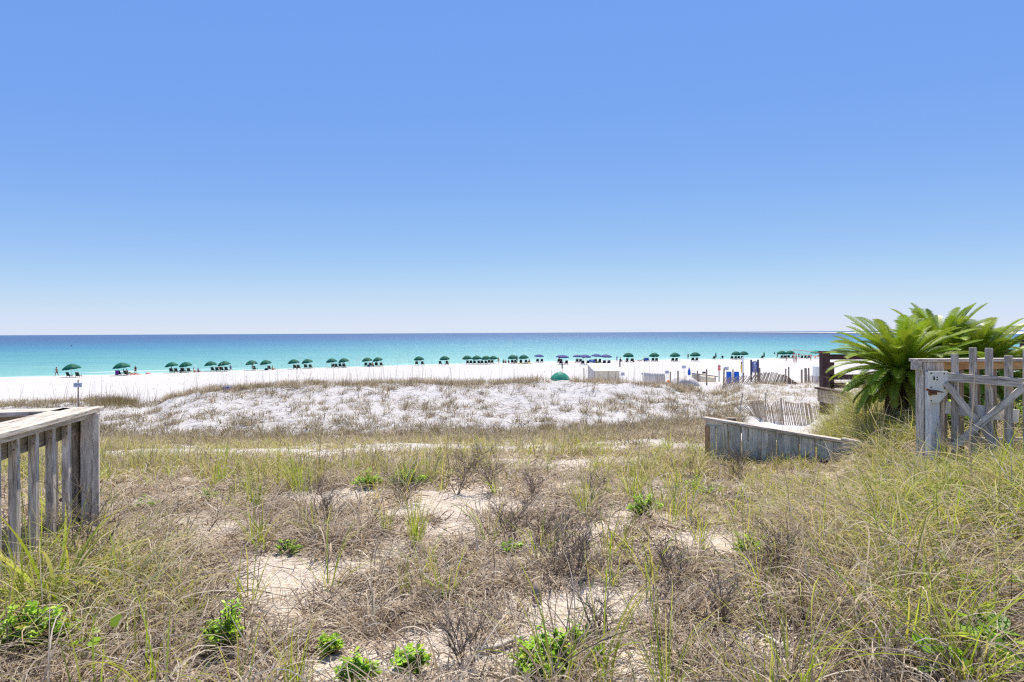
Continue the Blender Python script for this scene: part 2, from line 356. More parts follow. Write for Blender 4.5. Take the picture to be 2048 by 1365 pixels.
# ---- sand
def sand_mat():
    m, n, l, b, out = new_mat('white_quartz_sand')
    tc = n.new('ShaderNodeTexCoord'); P = tc.outputs['Object']
    va = n.new('ShaderNodeAttribute'); va.attribute_name = 'Col'      # R: shell grit, G: dead plant litter, B: damp
    sep = n.new('ShaderNodeSeparateColor'); l.new(va.outputs['Color'], sep.inputs[0])
    big = noise_node(n, l, P, 0.25, 4)
    white = ramp(n, l, big.outputs['Fac'], [(0.3, (0.475, 0.458, 0.435)), (0.7, (0.53, 0.512, 0.49))])
    # grit
    vo = n.new('ShaderNodeTexVoronoi'); vo.inputs['Scale'].default_value = 75.0; l.new(P, vo.inputs['Vector'])
    vo2 = n.new('ShaderNodeTexVoronoi'); vo2.inputs['Scale'].default_value = 190.0; l.new(P, vo2.inputs['Vector'])
    sc1 = n.new('ShaderNodeSeparateColor'); l.new(vo.outputs['Color'], sc1.inputs[0])
    sc2 = n.new('ShaderNodeSeparateColor'); l.new(vo2.outputs['Color'], sc2.inputs[0])
    g1 = ramp(n, l, sc1.outputs[0], [(0.0, (0.16, 0.10, 0.06)), (0.16, (0.28, 0.21, 0.145)), (0.4, (0.52, 0.43, 0.33)), (0.75, (0.60, 0.52, 0.42)), (0.96, (0.66, 0.62, 0.56))])
    g2 = ramp(n, l, sc2.outputs[0], [(0.0, (0.24, 0.18, 0.12)), (0.2, (0.47, 0.39, 0.30)), (0.85, (0.62, 0.55, 0.455))])
    grit = mix(n, l, 0.5, g1.outputs[0], g2.outputs[0])
    c = mix(n, l, sep.outputs[0], white.outputs[0], grit)
    # litter: broken bits of stems lying on the sand
    ln = noise_node(n, l, P, 22.0, 8, 0.75)
    lf = n.new('ShaderNodeMath'); lf.operation = 'ADD'; l.new(ln.outputs['Fac'], lf.inputs[0]); l.new(sep.outputs[1], lf.inputs[1])
    lr = ramp(n, l, lf.outputs[0], [(0.72, (0, 0, 0)), (1.15 if False else 0.98, (1, 1, 1))])
    lc = ramp(n, l, noise_node(n, l, P, 60.0, 4).outputs['Fac'], [(0.3, (0.09, 0.065, 0.045)), (0.7, (0.28, 0.22, 0.16))])
    c = mix(n, l, lr.outputs[0], c, lc.outputs[0])
    c = mix(n, l, sep.outputs[2], c, (0.50, 0.47, 0.40))
    l.new(c, b.inputs['Base Color']); b.inputs['Roughness'].default_value = 0.95; b.inputs['Specular IOR Level'].default_value = 0.1
    n1 = noise_node(n, l, P, 3.0, 6, 0.6); n2 = noise_node(n, l, P, 1.1, 5, 0.6)
    nb = bump(n, l, n1.outputs['Fac'], 0.7, 0.09)
    nb = bump(n, l, n2.outputs['Fac'], 0.5, 0.15, nb)
    nb = bump(n, l, vo.outputs['Distance'], 0.35, 0.006, nb)
    l.new(nb, b.inputs['Normal'])
    return m
M['sand'] = sand_mat()

# bare patches of the near ground, from where the photograph shows open sand: (px, py, radius in m)
BARE = [(hit(a, b), r) for a, b, r in [(930, 1005, .75), (1000, 1010, .5), (860, 1015, .45), (730, 985, .35), (640, 1000, .3), (520, 1140, .28), (560, 1155, .2), (470, 1130, .2),
        (790, 1105, .28), (730, 1130, .2), (900, 1060, .3), (1210, 1190, .22), (1170, 1235, .28), (1140, 1215, .22), (1270, 1215, .18), (1400, 1080, .3), (1330, 1075, .22),
        (520, 1265, .18), (400, 1330, .2), (500, 1345, .16), (640, 1340, .2), (900, 1335, .25), (970, 1320, .18), (760, 1345, .2), (560, 1235, .15), (1270, 1330, .14), (1560, 1300, .22), (1490, 1280, .18),
        (620, 920, 1.0), (800, 925, .9), (1010, 925, 1.2), (1130, 930, .9), (430, 905, 1.0), (560, 905, 1.4), (760, 900, 1.5), (950, 900, 1.6), (1250, 925, .8), (530, 1175, .16)]]
def bare(x, y):
    o = np.zeros_like(np.asarray(x, float)); wob = 0.55 + 1.15 * fbm(x * 3.6, y * 3.6, 40, 4)
    for p, r in BARE:
        d2 = ((x - p.x) ** 2 + (y - p.y) ** 2) / (r * wob) ** 2; o = np.maximum(o, np.exp(-d2 * 1.2))
    return o
def ground():
    def axis(knots):
        a = []
        for (s, e, st) in knots: a += list(np.arange(s, e, st))
        return np.array(a)
    ys = axis([(-60, -6, 6), (-6, 1.5, .8), (1.5, 12, .07), (12, 24, .14), (24, 50, .22), (50, 90, .8), (90, 200, 2.5), (200, 420, 20)])
    xh = axis([(0, 9, .08), (9, 22, .2), (22, 45, .6), (45, 130, 2.5), (130, 400, 20), (400, 1600, 200)])
    xs = np.concatenate([-xh[::-1][:-1], xh])
    X, Y = np.meshgrid(xs, ys); Z = height(X, Y)
    v = np.stack([X, Y, Z], -1).reshape(-1, 3)
    nx, ny = len(xs), len(ys)
    i = (np.arange(ny - 1)[:, None] * nx + np.arange(nx - 1)[None, :]).ravel()
    fq = np.stack([i, i + 1, i + nx + 1, i + nx], 1)
    x, y = v[:, 0], v[:, 1]
    near = np.clip((19 - y) / 9, 0, 1)
    grit = near * 0.95 + 0.0
    b = bare(x, y)
    pn = fbm(x * 1.3, y * 1.3, 77, 4)
    lit = np.clip(0.30 * near * (1 - 0.70 * b) + (pn - 0.5) * 0.7 * near, -0.1, 0.42)
    dn = fbm(x * 0.9, y * 0.9, 91, 4); dune = np.clip((y - 16) / 6, 0, 1) * np.clip((42 - y) / 3, 0, 1)
    lit = lit + dune * np.clip(0.02 + (dn - 0.42) * 1.1, 0, 0.24)
    d = shore(x) - y; damp = np.clip(1 - d / 2.0, 0, 1) * 0.6
    col = np.stack([grit, np.clip(lit, 0, 1), damp], 1)
    o = np_mesh('sand_ground', v, fq, col, M['sand'], smooth=True)
    return tag(o, kind='structure')
ground()

# ---- sea
def sea():
    m, n, l, b, out = new_mat('sea_water')
    tc = n.new('ShaderNodeTexCoord'); P = tc.outputs['Object']
    va = n.new('ShaderNodeAttribute'); va.attribute_name = 'Col'
    sep = n.new('ShaderNodeSeparateColor'); l.new(va.outputs['Color'], sep.inputs[0])
    # patches of depth plus wave streaks painted in, long side parallel to the shore
    p1 = noise_node(n, l, mapping(n, l, P, (0.012, 0.05, 1)), 1.0, 5)
    p2 = noise_node(n, l, mapping(n, l, P, (0.10, 0.35, 1)), 1.0, 4)
    ad = n.new('ShaderNodeMath'); ad.operation = 'MULTIPLY_ADD'; l.new(p1.outputs['Fac'], ad.inputs[0]); ad.inputs[1].default_value = 0.20; l.new(sep.outputs[0], ad.inputs[2])
    ad2 = n.new('ShaderNodeMath'); ad2.operation = 'MULTIPLY_ADD'; l.new(p2.outputs['Fac'], ad2.inputs[0]); ad2.inputs[1].default_value = 0.20; l.new(ad.outputs[0], ad2.inputs[2])
    sb = n.new('ShaderNodeMath'); sb.operation = 'SUBTRACT'; l.new(ad2.outputs[0], sb.inputs[0]); sb.inputs[1].default_value = 0.20
    cr = ramp(n, l, sb.outputs[0], [(0.0, (0.32, 0.56, 0.45)), (0.10, (0.19, 0.42, 0.365)), (0.33, (0.095, 0.30, 0.305)), (0.52, (0.045, 0.19, 0.27)), (0.70, (0.04, 0.12, 0.22)), (0.88, (0.04, 0.09, 0.19))])
    glint = noise_node(n, l, mapping(n, l, P, (0.16, 0.22, 1)), 1.0, 3, 0.6)  # sparse white flecks painted into the water colour as sun glints
    fr = ramp(n, l, glint.outputs['Fac'], [(0.74, (0, 0, 0)), (0.78, (1, 1, 1))])
    glint_amt = n.new('ShaderNodeMath'); glint_amt.operation = 'MULTIPLY'; glint_amt.inputs[1].default_value = 0.4; l.new(fr.outputs[0], glint_amt.inputs[0])
    mx = n.new('ShaderNodeMath'); mx.operation = 'MAXIMUM'; l.new(glint_amt.outputs[0], mx.inputs[0]); l.new(sep.outputs[1], mx.inputs[1])
    c = mix(n, l, mx.outputs[0], cr.outputs[0], (0.8, 0.85, 0.85))
    l.new(c, b.inputs['Base Color']); b.inputs['Roughness'].default_value = 0.34; b.inputs['IOR'].default_value = 1.33
    b.inputs['Specular IOR Level'].default_value = 0.35
    w1 = noise_node(n, l, mapping(n, l, P, (0.35, 0.9, 1)), 1.0, 5, 0.65)
    w2 = noise_node(n, l, mapping(n, l, P, (0.05, 0.22, 1)), 1.0, 3)
    nb = bump(n, l, w2.outputs['Fac'], 1.0, 1.6); nb = bump(n, l, w1.outputs['Fac'], 1.0, 0.5, nb)
    l.new(nb, b.inputs['Normal'])
    xs = np.concatenate([-np.geomspace(1, 90000, 150)[::-1], [0], np.geomspace(1, 90000, 150)])
    ds = np.concatenate([np.arange(-6, 60, 1.0), np.geomspace(60, 120000, 240)])
    X, D = np.meshgrid(xs, ds); Y = shore(X) + D
    lat = np.clip(np.abs(X) - 1500, 0, None)
    Z = np.zeros_like(X) + 0.06 * np.clip(D / 20, 0, 1) * np.sin(D * 0.55 + 2 * fbm(X * .03, D * .03, 8, 2) * 6) * np.clip(1 - D / 150, 0, 1)
    v = np.stack([X, Y, Z], -1).reshape(-1, 3); nx, ny = len(xs), len(ds)
    i = (np.arange(ny - 1)[:, None] * nx + np.arange(nx - 1)[None, :]).ravel(); fq = np.stack([i, i + 1, i + nx + 1, i + nx], 1)
    dd = D.ravel(); xx = X.ravel()
    t = np.interp(dd, [-6, 0, 6, 25, 70, 160, 330, 650, 1400, 3000], [0, 0.02, 0.10, 0.16, 0.26, 0.38, 0.52, 0.68, 0.85, 0.95])
    br = fbm(xx * .06 + 9, dd * 0.25, 60, 3)
    foam = np.exp(-((dd - 1.0) / 0.9) ** 2) * np.clip((br - 0.35) * 3, 0, 1) * 0.6 + np.exp(-((dd - 7 - 4 * br) / 1.2) ** 2) * np.clip((br - 0.5) * 7, 0, 1)
    foam = np.clip(foam, 0, 0.9)
    o = np_mesh('sea', v, fq, np.stack([t, foam, foam * 0], 1), m, smooth=True)
    tag(o, kind='structure')
sea()
# distant low sandy spit, far right
mb = MB()
prof = []
vs = []; 
for i in range(40):
    X = 1100 + i * 130; 
    vs += [(X, 1280 + i * 2, -0.3), (X, 1330, 0.9), (X, 2100 + 30 * math.sin(i), 1.7), (X, 3300, 0.8), (X, 3400, -0.3)]
fs = [(i*5+k, (i+1)*5+k, (i+1)*5+k+1, i*5+k+1) for i in range(39) for k in range(4)]
mb.add(vs, fs, smooth=True); tag(mb.build('distant_beach', plain('distant_sand', (0.62, 0.58, 0.52), 0.9, 0.1, 0.1, 0.01)), kind='structure')

# ------------------------------------------------------------------ grass
STRAW = np.array([(0.62, 0.49, 0.30), (0.56, 0.45, 0.30), (0.48, 0.39, 0.28), (0.70, 0.59, 0.42), (0.36, 0.27, 0.18), (0.60, 0.54, 0.44), (0.74, 0.65, 0.50), (0.24, 0.17, 0.11)])
GREY = np.array([(0.50, 0.41, 0.31), (0.64, 0.54, 0.42), (0.28, 0.21, 0.155), (0.80, 0.71, 0.58), (0.10, 0.07, 0.05), (0.46, 0.34, 0.22), (0.07, 0.05, 0.04)])
GREEN = np.array([(0.26, 0.40, 0.03), (0.36, 0.50, 0.04), (0.46, 0.54, 0.07), (0.17, 0.28, 0.04), (0.54, 0.58, 0.09), (0.38, 0.52, 0.03)])
OLIVE = np.array([(0.24, 0.19, 0.08), (0.30, 0.24, 0.12), (0.19, 0.14, 0.075), (0.34, 0.26, 0.14), (0.20, 0.18, 0.06), (0.13, 0.09, 0.055)])
YELG = np.array([(0.58, 0.54, 0.08), (0.48, 0.50, 0.05), (0.64, 0.55, 0.14), (0.38, 0.38, 0.05), (0.68, 0.57, 0.18)])
def blades(base, length, az, el0, bend, turn, width, col, tipcol=None, segs=5, clamp=True):
    """bend: total fall of the elevation angle along the blade (rad); turn: total turn of azimuth"""
    N = len(base); P = np.zeros((N, segs + 1, 3)); P[:, 0] = base
    A = np.zeros((N, segs + 1))
    for k in range(segs):
        t = (k + 0.5) / segs
        el = el0 - bend * t ** 1.2; a = az + turn * t; A[:, k] = a
        st = (length / segs)[:, None]
        P[:, k + 1] = P[:, k] + st * np.stack([np.cos(el) * np.sin(a), np.cos(el) * np.cos(a), np.sin(el)], 1)
    A[:, segs] = A[:, segs - 1]
    if clamp:
        for k in range(1, segs + 1):
            g = height(P[:, k, 0], P[:, k, 1]); P[:, k, 2] = np.maximum(P[:, k, 2], g + 0.006 + 0.02 * ((np.arange(N) * 7919) % 13) / 13)
    tw = rng.uniform(-1.0, 1.0, N)[:, None]
    side = np.stack([np.cos(A) * np.cos(tw), -np.sin(A) * np.cos(tw), np.sin(tw) + 0 * A], -1)
    wk = (width[:, None] * np.array([1 - (k / segs) ** 2.2 * 0.9 for k in range(segs + 1)])[None, :])[..., None]
    V = np.stack([P - side * wk / 2, P + side * wk / 2], 2)          # N,S+1,2,3
    idx = np.arange(N * (segs + 1) * 2).reshape(N, segs + 1, 2)
    fq = np.stack([idx[:, :-1, 0], idx[:, :-1, 1], idx[:, 1:, 1], idx[:, 1:, 0]], -1).reshape(-1, 4)
    cc = np.repeat(col[:, None, :], segs + 1, 1)
    if tipcol is not None:
        t = np.linspace(0, 1, segs + 1)[None, :, None]; cc = cc * (1 - t) + tipcol[:, None, :] * t
    cc = np.repeat(cc[:, :, None, :], 2, 2)
    return V.reshape(-1, 3), fq, cc.reshape(-1, 3)
def merge(parts):
    vs, fs, cs = [], [], []; b = 0
    for v, f, c in parts: vs.append(v); fs.append(f + b); cs.append(c); b += len(v)
    return np.concatenate(vs), np.concatenate(fs), np.concatenate(cs)
def pick(pal, N, jit=0.12):
    c = pal[rng.integers(0, len(pal), N)]; return np.clip(c * (1 + rng.uniform(-jit, jit, (N, 1))), 0, 1)
def scatter(N, y0, y1, power=1.0, p0=-330, p1=2520):
    """positions, thinning with distance"""
    t = rng.uniform(0, 1, N)
    if power == 1.0: Y = y0 + (y1 - y0) * t
    else: a = 2 - power * 1.0; Y = (y0 ** a + (y1 ** a - y0 ** a) * t) ** (1 / a) if a > 0 else y0 * (y1 / y0) ** t
    px = rng.uniform(p0, p1, N); X = (px - 1024) / F * Y
    return X, Y, px
def put(x, y, dz=-0.01): return np.stack([x, y, height(x, y) + dz], 1)
def clumpy(x, y, s, thr, sh):
    n = fbm(x * s, y * s, 123 + int(s * 10), 3); return np.clip((n - thr) / sh, 0, 1)
# keep grass out of the decks and the boardwalk pit
def blocked(x, y):
    left = (x < -3.40) & (y < 4.62) & (y > -5)
    right = (x > 4.65) & (y > 6.30) & (y < 7.6)
    return left & False | right & False

# dead thatch: short curled dry blades covering the near ground
def thatch():
    parts = []
    X, Y, px = scatter(185000, 2.0, 13.0, 1.5)
    b = bare(X, Y); keep = rng.uniform(0, 1, len(X)) < (0.10 + 0.90 * (1 - b) ** 1.6) * (0.12 + 0.88 * clumpy(X, Y, 1.9, 0.46, 0.12))
    keep &= ~((px > 1370) & (Y > 8.0) & (px < 1700) & (rng.uniform(0, 1, len(X)) < 0.2))
    X, Y = X[keep], Y[keep]; N = len(X)
    warm = clumpy(X, Y, 0.8, 0.4, 0.25)
    col = np.where((rng.uniform(0, 1, N) < 0.35 + 0.4 * warm)[:, None], pick(STRAW, N), pick(GREY, N))
    ln = rng.gamma(5, 0.035, N).clip(0.05, 0.42)
    parts.append(blades(put(X, Y, 0.0) + np.stack([0 * X, 0 * X, rng.uniform(0, 0.06, N) ** 1.3], 1), ln, rng.uniform(0, 2 * np.pi, N), rng.uniform(-0.1, 1.0, N), rng.uniform(0.2, 2.6, N), rng.normal(0, 1.3, N), rng.uniform(0.004, 0.0105, N) * np.clip(Y / 4.5, .75, 1.8), col, segs=5))
    v, f, c = merge(parts)
    tag(np_mesh('dry_thatch', v, f, c, M['deadgrass']), kind='stuff')
thatch()

def tufts(cx, cy, per, rad, lens, el, bend, turn, width, pal, tip=None, lensd=0.25, segs=5):
    """many tufts at once: cx, cy arrays of centres; per blades each"""
    n = len(cx); idx = np.repeat(np.arange(n), per); N = len(idx)
    r = rad * np.sqrt(rng.uniform(0, 1, N)) * (1 if not hasattr(lens, '__len__') else 1); a = rng.uniform(0, 2 * np.pi, N)
    x = cx[idx] + r * np.cos(a); y = cy[idx] + r * np.sin(a)
    L = (lens[idx] if hasattr(lens, '__len__') else lens) * rng.normal(1, lensd, N).clip(0.35, 1.7)
    pxx = 1024 + F * x / np.maximum(y, 1)
    L = L * np.where((pxx > 1400) & (pxx < 1735) & (y > 5.6) & (y < 9.6), 0.55, 1.0) * np.where((pxx > 1790) & (y > 5.2) & (y < 7.2), 0.45, 1.0)
    az = np.where(rng.uniform(0, 1, N) < 0.7, np.pi / 2 - a, rng.uniform(0, 2 * np.pi, N))
    return blades(put(x, y), L, az, rng.uniform(*el, N), rng.uniform(*bend, N), rng.normal(0, turn, N), rng.uniform(*width, N), pick(pal, N), pick(tip, N) if tip is not None else None, segs=segs)

def near_grass():
    parts = []
    # dry arching clumps
    X, Y, px = scatter(1850, 2.1, 12, 1.5)
    b = bare(X, Y); right = np.clip((px - 1250) / 500, 0, 1)
    keep = rng.uniform(0, 1, len(X)) < (1 - b) ** 2 * (0.20 + 0.55 * clumpy(X, Y, 1.2, 0.45, 0.12) + 0.5 * right)
    X, Y = X[keep], Y[keep]
    parts.append(tufts(X, Y, 42, 0.10, rng.uniform(0.22, 0.5, len(X)), (0.5, 1.5), (0.9, 3.6), 0.8, (0.004, 0.009), STRAW, GREY, segs=8))
    parts.append(tufts(X, Y, 16, 0.12, rng.uniform(0.2, 0.38, len(X)), (0.2, 1.2), (1.5, 4.4), 1.6, (0.004, 0.008), GREY, segs=7))
    # green and yellow green blades among them
    X, Y, px = scatter(2050, 2.2, 13, 1.3)
    b = bare(X, Y); right = np.clip((px - 1200) / 500, 0, 1); band = np.clip((Y - 5.0) / 3.0, 0, 1)
    right = right * np.clip((Y - 3.5) / 1.4, 0.12, 1); keep = rng.uniform(0, 1, len(X)) < (1 - b) ** 2 * (0.06 + 0.30 * band + 0.55 * right * clumpy(X, Y, 1.0, 0.35, 0.2) + 0.25 * clumpy(X, Y, 0.7, 0.5, 0.1))
    X, Y = X[keep], Y[keep]
    parts.append(tufts(X, Y, 15, 0.07, rng.uniform(0.22, 0.5, len(X)), (1.0, 1.55), (0.1, 1.5), 0.4, (0.006, 0.011), np.concatenate([GREEN, YELG]), np.concatenate([YELG, YELG, GREEN]), segs=6))
    # long fine curling tips over the right hand bank
    X, Y, px = scatter(540, 3.0, 7.6, 1.2, 1500, 2500)
    k = rng.uniform(0, 1, len(X)) < np.clip((px - 1450) / 350, 0.15, 1); X, Y = X[k], Y[k]
    parts.append(tufts(X, Y, 26, 0.14, rng.uniform(0.4, 0.75, len(X)), (0.8, 1.5), (1.0, 3.4), 0.8, (0.004, 0.009), np.concatenate([YELG, STRAW, STRAW, STRAW]), np.concatenate([STRAW, STRAW, YELG]), segs=9))
    # bright green stand along the right edge and below the gate
    X, Y, px = scatter(370, 3.6, 6.3, 1.0, 1700, 2500); k = rng.uniform(0, 1, len(X)) < np.clip((px - 1650) / 300, 0.1, 1); X, Y = X[k], Y[k]
    parts.append(tufts(X, Y, 22, 0.11, rng.uniform(0.3, 0.6, len(X)), (0.9, 1.55), (0.5, 2.4), 0.6, (0.006, 0.012), np.concatenate([GREEN, YELG]), np.concatenate([YELG, GREEN, STRAW]), segs=8))
    # rank grass round the foot of the palms and on the hummock behind the plank wall
    X, Y, px = scatter(520, 7.2, 12.5, 1.0, 1655, 1900)
    k = ~((px < 1740) & (Y < 9.0)); X, Y = X[k], Y[k]
    hh2 = np.where((1024 + F * X / Y) > 1765, rng.uniform(0.2, 0.42, len(X)), rng.uniform(0.3, 0.75, len(X)))
    parts.append(tufts(X, Y, 26, 0.16, hh2, (0.9, 1.55), (0.2, 2.2), 0.6, (0.006, 0.012), np.concatenate([GREEN, GREEN * .6, YELG]), np.concatenate([YELG, STRAW]), segs=7))
    # below the left deck rail
    X, Y, px = scatter(62, 3.0, 4.4, 1.2, -60, 330)
    parts.append(tufts(X, Y, 22, 0.12, rng.uniform(0.35, 0.65, len(X)), (0.8, 1.5), (1.0, 3.4), 0.8, (0.004, 0.010), np.concatenate([YELG, GREEN, STRAW]), STRAW, segs=9))
    v, f, c = merge(parts); tag(np_mesh('tangled_grass', v, f, c, M['blade']), kind='stuff')
near_grass()

def mid_grass():
    parts = []
    X, Y, px = scatter(10900, 7.5, 23.5, 1.0)
    edge = 20.5 + 3.0 * np.clip((px - 1000) / 200, 0, 1) + 3.0 * (fbm(X * 0.22, Y * 0.1, 14, 2) - 0.5) * 2
    b = bare(X, Y)
    keep = (rng.uniform(0, 1, len(X)) < (1 - b) ** 1.5 * (0.10 + 0.90 * clumpy(X, Y, 0.42, 0.42, 0.12))) & (Y < edge) & ~((px > 1420) & (Y > 11.5))
    X, Y = X[keep], Y[keep]
    parts.append(tufts(X, Y, 20, 0.16, rng.uniform(0.14, 0.34, len(X)), (0.5, 1.5), (0.4, 2.4), 0.7, (0.008, 0.016), np.concatenate([STRAW, OLIVE, OLIVE, YELG]), np.concatenate([STRAW, YELG]), segs=4))
    X, Y, px = scatter(3000, 7.0, 20, 1.0)
    keep = (rng.uniform(0, 1, len(X)) < (1 - bare(X, Y)) ** 2 * clumpy(X, Y, 0.45, 0.50, 0.12) * 0.8) & ~((px > 1420) & (Y > 10))
    X, Y = X[keep], Y[keep]
    parts.append(tufts(X, Y, 14, 0.10, rng.uniform(0.2, 0.5, len(X)), (1.0, 1.57), (0.0, 1.2), 0.3, (0.008, 0.014), np.concatenate([YELG * .8, OLIVE, OLIVE, STRAW]), np.concatenate([YELG, STRAW]), segs=4))
    for (a_, b_, y0_, y1_, n_) in ((1120, 1440, 14, 25, 750), (120, 1120, 17.5, 23.5, 700), (1420, 1640, 10, 13, 60)):
        X, Y, px = scatter(n_, y0_, y1_, 0.8, a_, b_); k = rng.uniform(0, 1, n_) < 0.35 + 0.65 * clumpy(X, Y, 0.6, 0.40, 0.15); X, Y = X[k], Y[k]
        parts.append(tufts(X, Y, 24, 0.2, rng.uniform(0.14, 0.36, len(X)), (0.6, 1.5), (0.3, 1.9), 0.6, (0.010, 0.02), np.concatenate([OLIVE, OLIVE, STRAW]), np.concatenate([STRAW, OLIVE]), segs=4))
    v, f, c = merge(parts); tag(np_mesh('meadow_grass', v, f, c, M['blade']), kind='stuff')
mid_grass()

def dune_grass():
    parts = []
    X, Y, px = scatter(4200, 20, 40, 0.6, -200, 1480)
    n = clumpy(X, Y, 0.35, 0.36, 0.16); crest = np.exp(-((Y - 36.3) / 1.0) ** 2); foot = np.exp(-((Y - 22.5) / 2.8) ** 2)
    keep = (rng.uniform(0, 1, len(X)) < 0.08 + 0.42 * n + 0.5 * crest + 0.9 * foot) & ~((np.abs(px - 1120) < 26) & (Y > 34.5))
    X, Y = X[keep], Y[keep]
    parts.append(tufts(X, Y, 26, 0.24, rng.uniform(0.18, 0.48, len(X)), (0.7, 1.55), (0.1, 1.4), 0.5, (0.012, 0.024), np.concatenate([OLIVE * .7, OLIVE * .85, OLIVE, STRAW]), np.concatenate([OLIVE, STRAW, OLIVE]), segs=4))
    # wind-cut dry runners lying on the sand
    X, Y, px = scatter(13500, 18, 37, 0.8, -200, 1500); k = rng.uniform(0, 1, len(X)) < 0.25 + 0.75 * clumpy(X, Y, 0.5, 0.42, 0.15); X, Y = X[k], Y[k]; N = len(X)
    parts.append(blades(put(X, Y, 0.01), rng.uniform(0.15, 0.7, N), rng.uniform(0, 6.28, N), rng.uniform(0, 0.5, N), rng.uniform(0.2, 1.5, N), rng.normal(0, 1, N), rng.uniform(0.012, 0.022, N), pick(GREY * 0.42, N), segs=4))
    # the continuous line of tussocks along the crest
    pxs = rng.uniform(330, 1400, 420); Y = 36.2 + rng.normal(0, 0.6, 420); X = (pxs - 1024) / F * Y
    k = (rng.uniform(0, 1, 420) < 0.25 + clumpy(X, Y * 0, 0.5, 0.3, 0.2)) & (np.abs(pxs - 1120) > 26); X, Y = X[k], Y[k]
    parts.append(tufts(X, Y, 30, 0.35, rng.uniform(0.22, 0.5, len(X)), (0.8, 1.55), (0.1, 1.2), 0.5, (0.010, 0.020), np.concatenate([OLIVE, STRAW]), STRAW, segs=4))
    # right hand dunes round the sand fences
    X, Y, px = scatter(900, 24, 50, 0.6, 1420, 2100); k = rng.uniform(0, 1, len(X)) < 0.12 + 0.75 * clumpy(X, Y, 0.5, 0.42, 0.12) + 0.6 * np.exp(-((Y - 43.5) / 1.3) ** 2); X, Y = X[k], Y[k]
    parts.append(tufts(X, Y, 24, 0.3, rng.uniform(0.2, 0.45, len(X)), (0.7, 1.5), (0.2, 1.6), 0.6, (0.012, 0.022), np.concatenate([OLIVE, STRAW]), STRAW, segs=4))
    # left shrubs patch at px 200-270
    pxs = rng.normal(235, 32, 60); Y = 35.5 + rng.normal(0, 1.0, 60); X = (pxs - 1024) / F * Y
    parts.append(tufts(X, Y, 30, 0.3, rng.uniform(0.3, 0.75, 60), (1.0, 1.55), (0.0, 0.7), 0.5, (0.010, 0.017), OLIVE, OLIVE, segs=4))
    pxs = rng.uniform(-100, 200, 55); Y = 36 + rng.normal(0, 0.8, 55); X = (pxs - 1024) / F * Y
    parts.append(tufts(X, Y, 22, 0.3, rng.uniform(0.2, 0.55, 55), (0.8, 1.55), (0.1, 1.2), 0.5, (0.010, 0.018), OLIVE, STRAW, segs=4))
    v, f, c = merge(parts); tag(np_mesh('dune_grass', v, f, c, M['blade']), kind='stuff')
    # sea oats: tall bare stalks with drooping seed heads along the crest
    px = np.concatenate([rng.uniform(340, 1420, 330), rng.uniform(-120, 320, 70), rng.normal(620, 60, 50), rng.normal(780, 50, 40), rng.normal(240, 40, 40)])
    Y = 36.3 + rng.normal(0, 1.0, len(px)); X = (px - 1024) / F * Y; N = len(px)
    L = rng.uniform(0.6, 1.9, N)
    parts = [blades(put(X, Y), L, rng.uniform(0, 6.28, N), rng.uniform(1.35, 1.57, N), rng.uniform(0, 0.7, N), rng.normal(0, .3, N), rng.uniform(0.010, 0.017, N), pick(GREY * .7, N), segs=6, clamp=False)]
    v, f, c = parts[0]; tips = v.reshape(N, 7, 2, 3).mean(2)[:, -1]; k = rng.uniform(0, 1, N) < 0.35
    tp = tips[k]; n2 = len(tp)
    parts.append(blades(tp, rng.uniform(0.12, 0.3, n2), rng.uniform(0, 6.28, n2), np.full(n2, 1.0), rng.uniform(1, 2.2, n2), np.zeros(n2), rng.uniform(0.02, 0.04, n2), pick(STRAW, n2), segs=4, clamp=False))
    v, f, c = merge(parts); tag(np_mesh('sea_oats', v, f, c, M['blade']), kind='stuff')
dune_grass()

# dry twigs lying and standing over the near ground
def twigs():
    X, Y, px = scatter(13500, 2.1, 13, 1.4); k = rng.uniform(0, 1, len(X)) < 0.2 + 0.8 * clumpy(X, Y, 0.7, 0.45, 0.12); X, Y = X[k], Y[k]; N = len(X)
    dark = pick(np.array([(0.09, 0.07, 0.06), (0.13, 0.10, 0.085), (0.2, 0.16, 0.13), (0.065, 0.05, 0.045)]), N)
    up = rng.uniform(0, 1, N) < 0.35
    p = [blades(put(X, Y, 0.01), rng.uniform(0.08, 0.36, N), rng.uniform(0, 6.28, N), np.where(up, rng.uniform(0.7, 1.57, N), rng.uniform(0, 0.5, N)), rng.normal(0.1, 0.4, N), rng.normal(0, 0.6, N), rng.uniform(0.003, 0.0065, N), dark, segs=4)]
    v, f, c = merge(p); tag(np_mesh('fallen_twigs', v, f, c, M['deadgrass']), kind='stuff')
twigs()

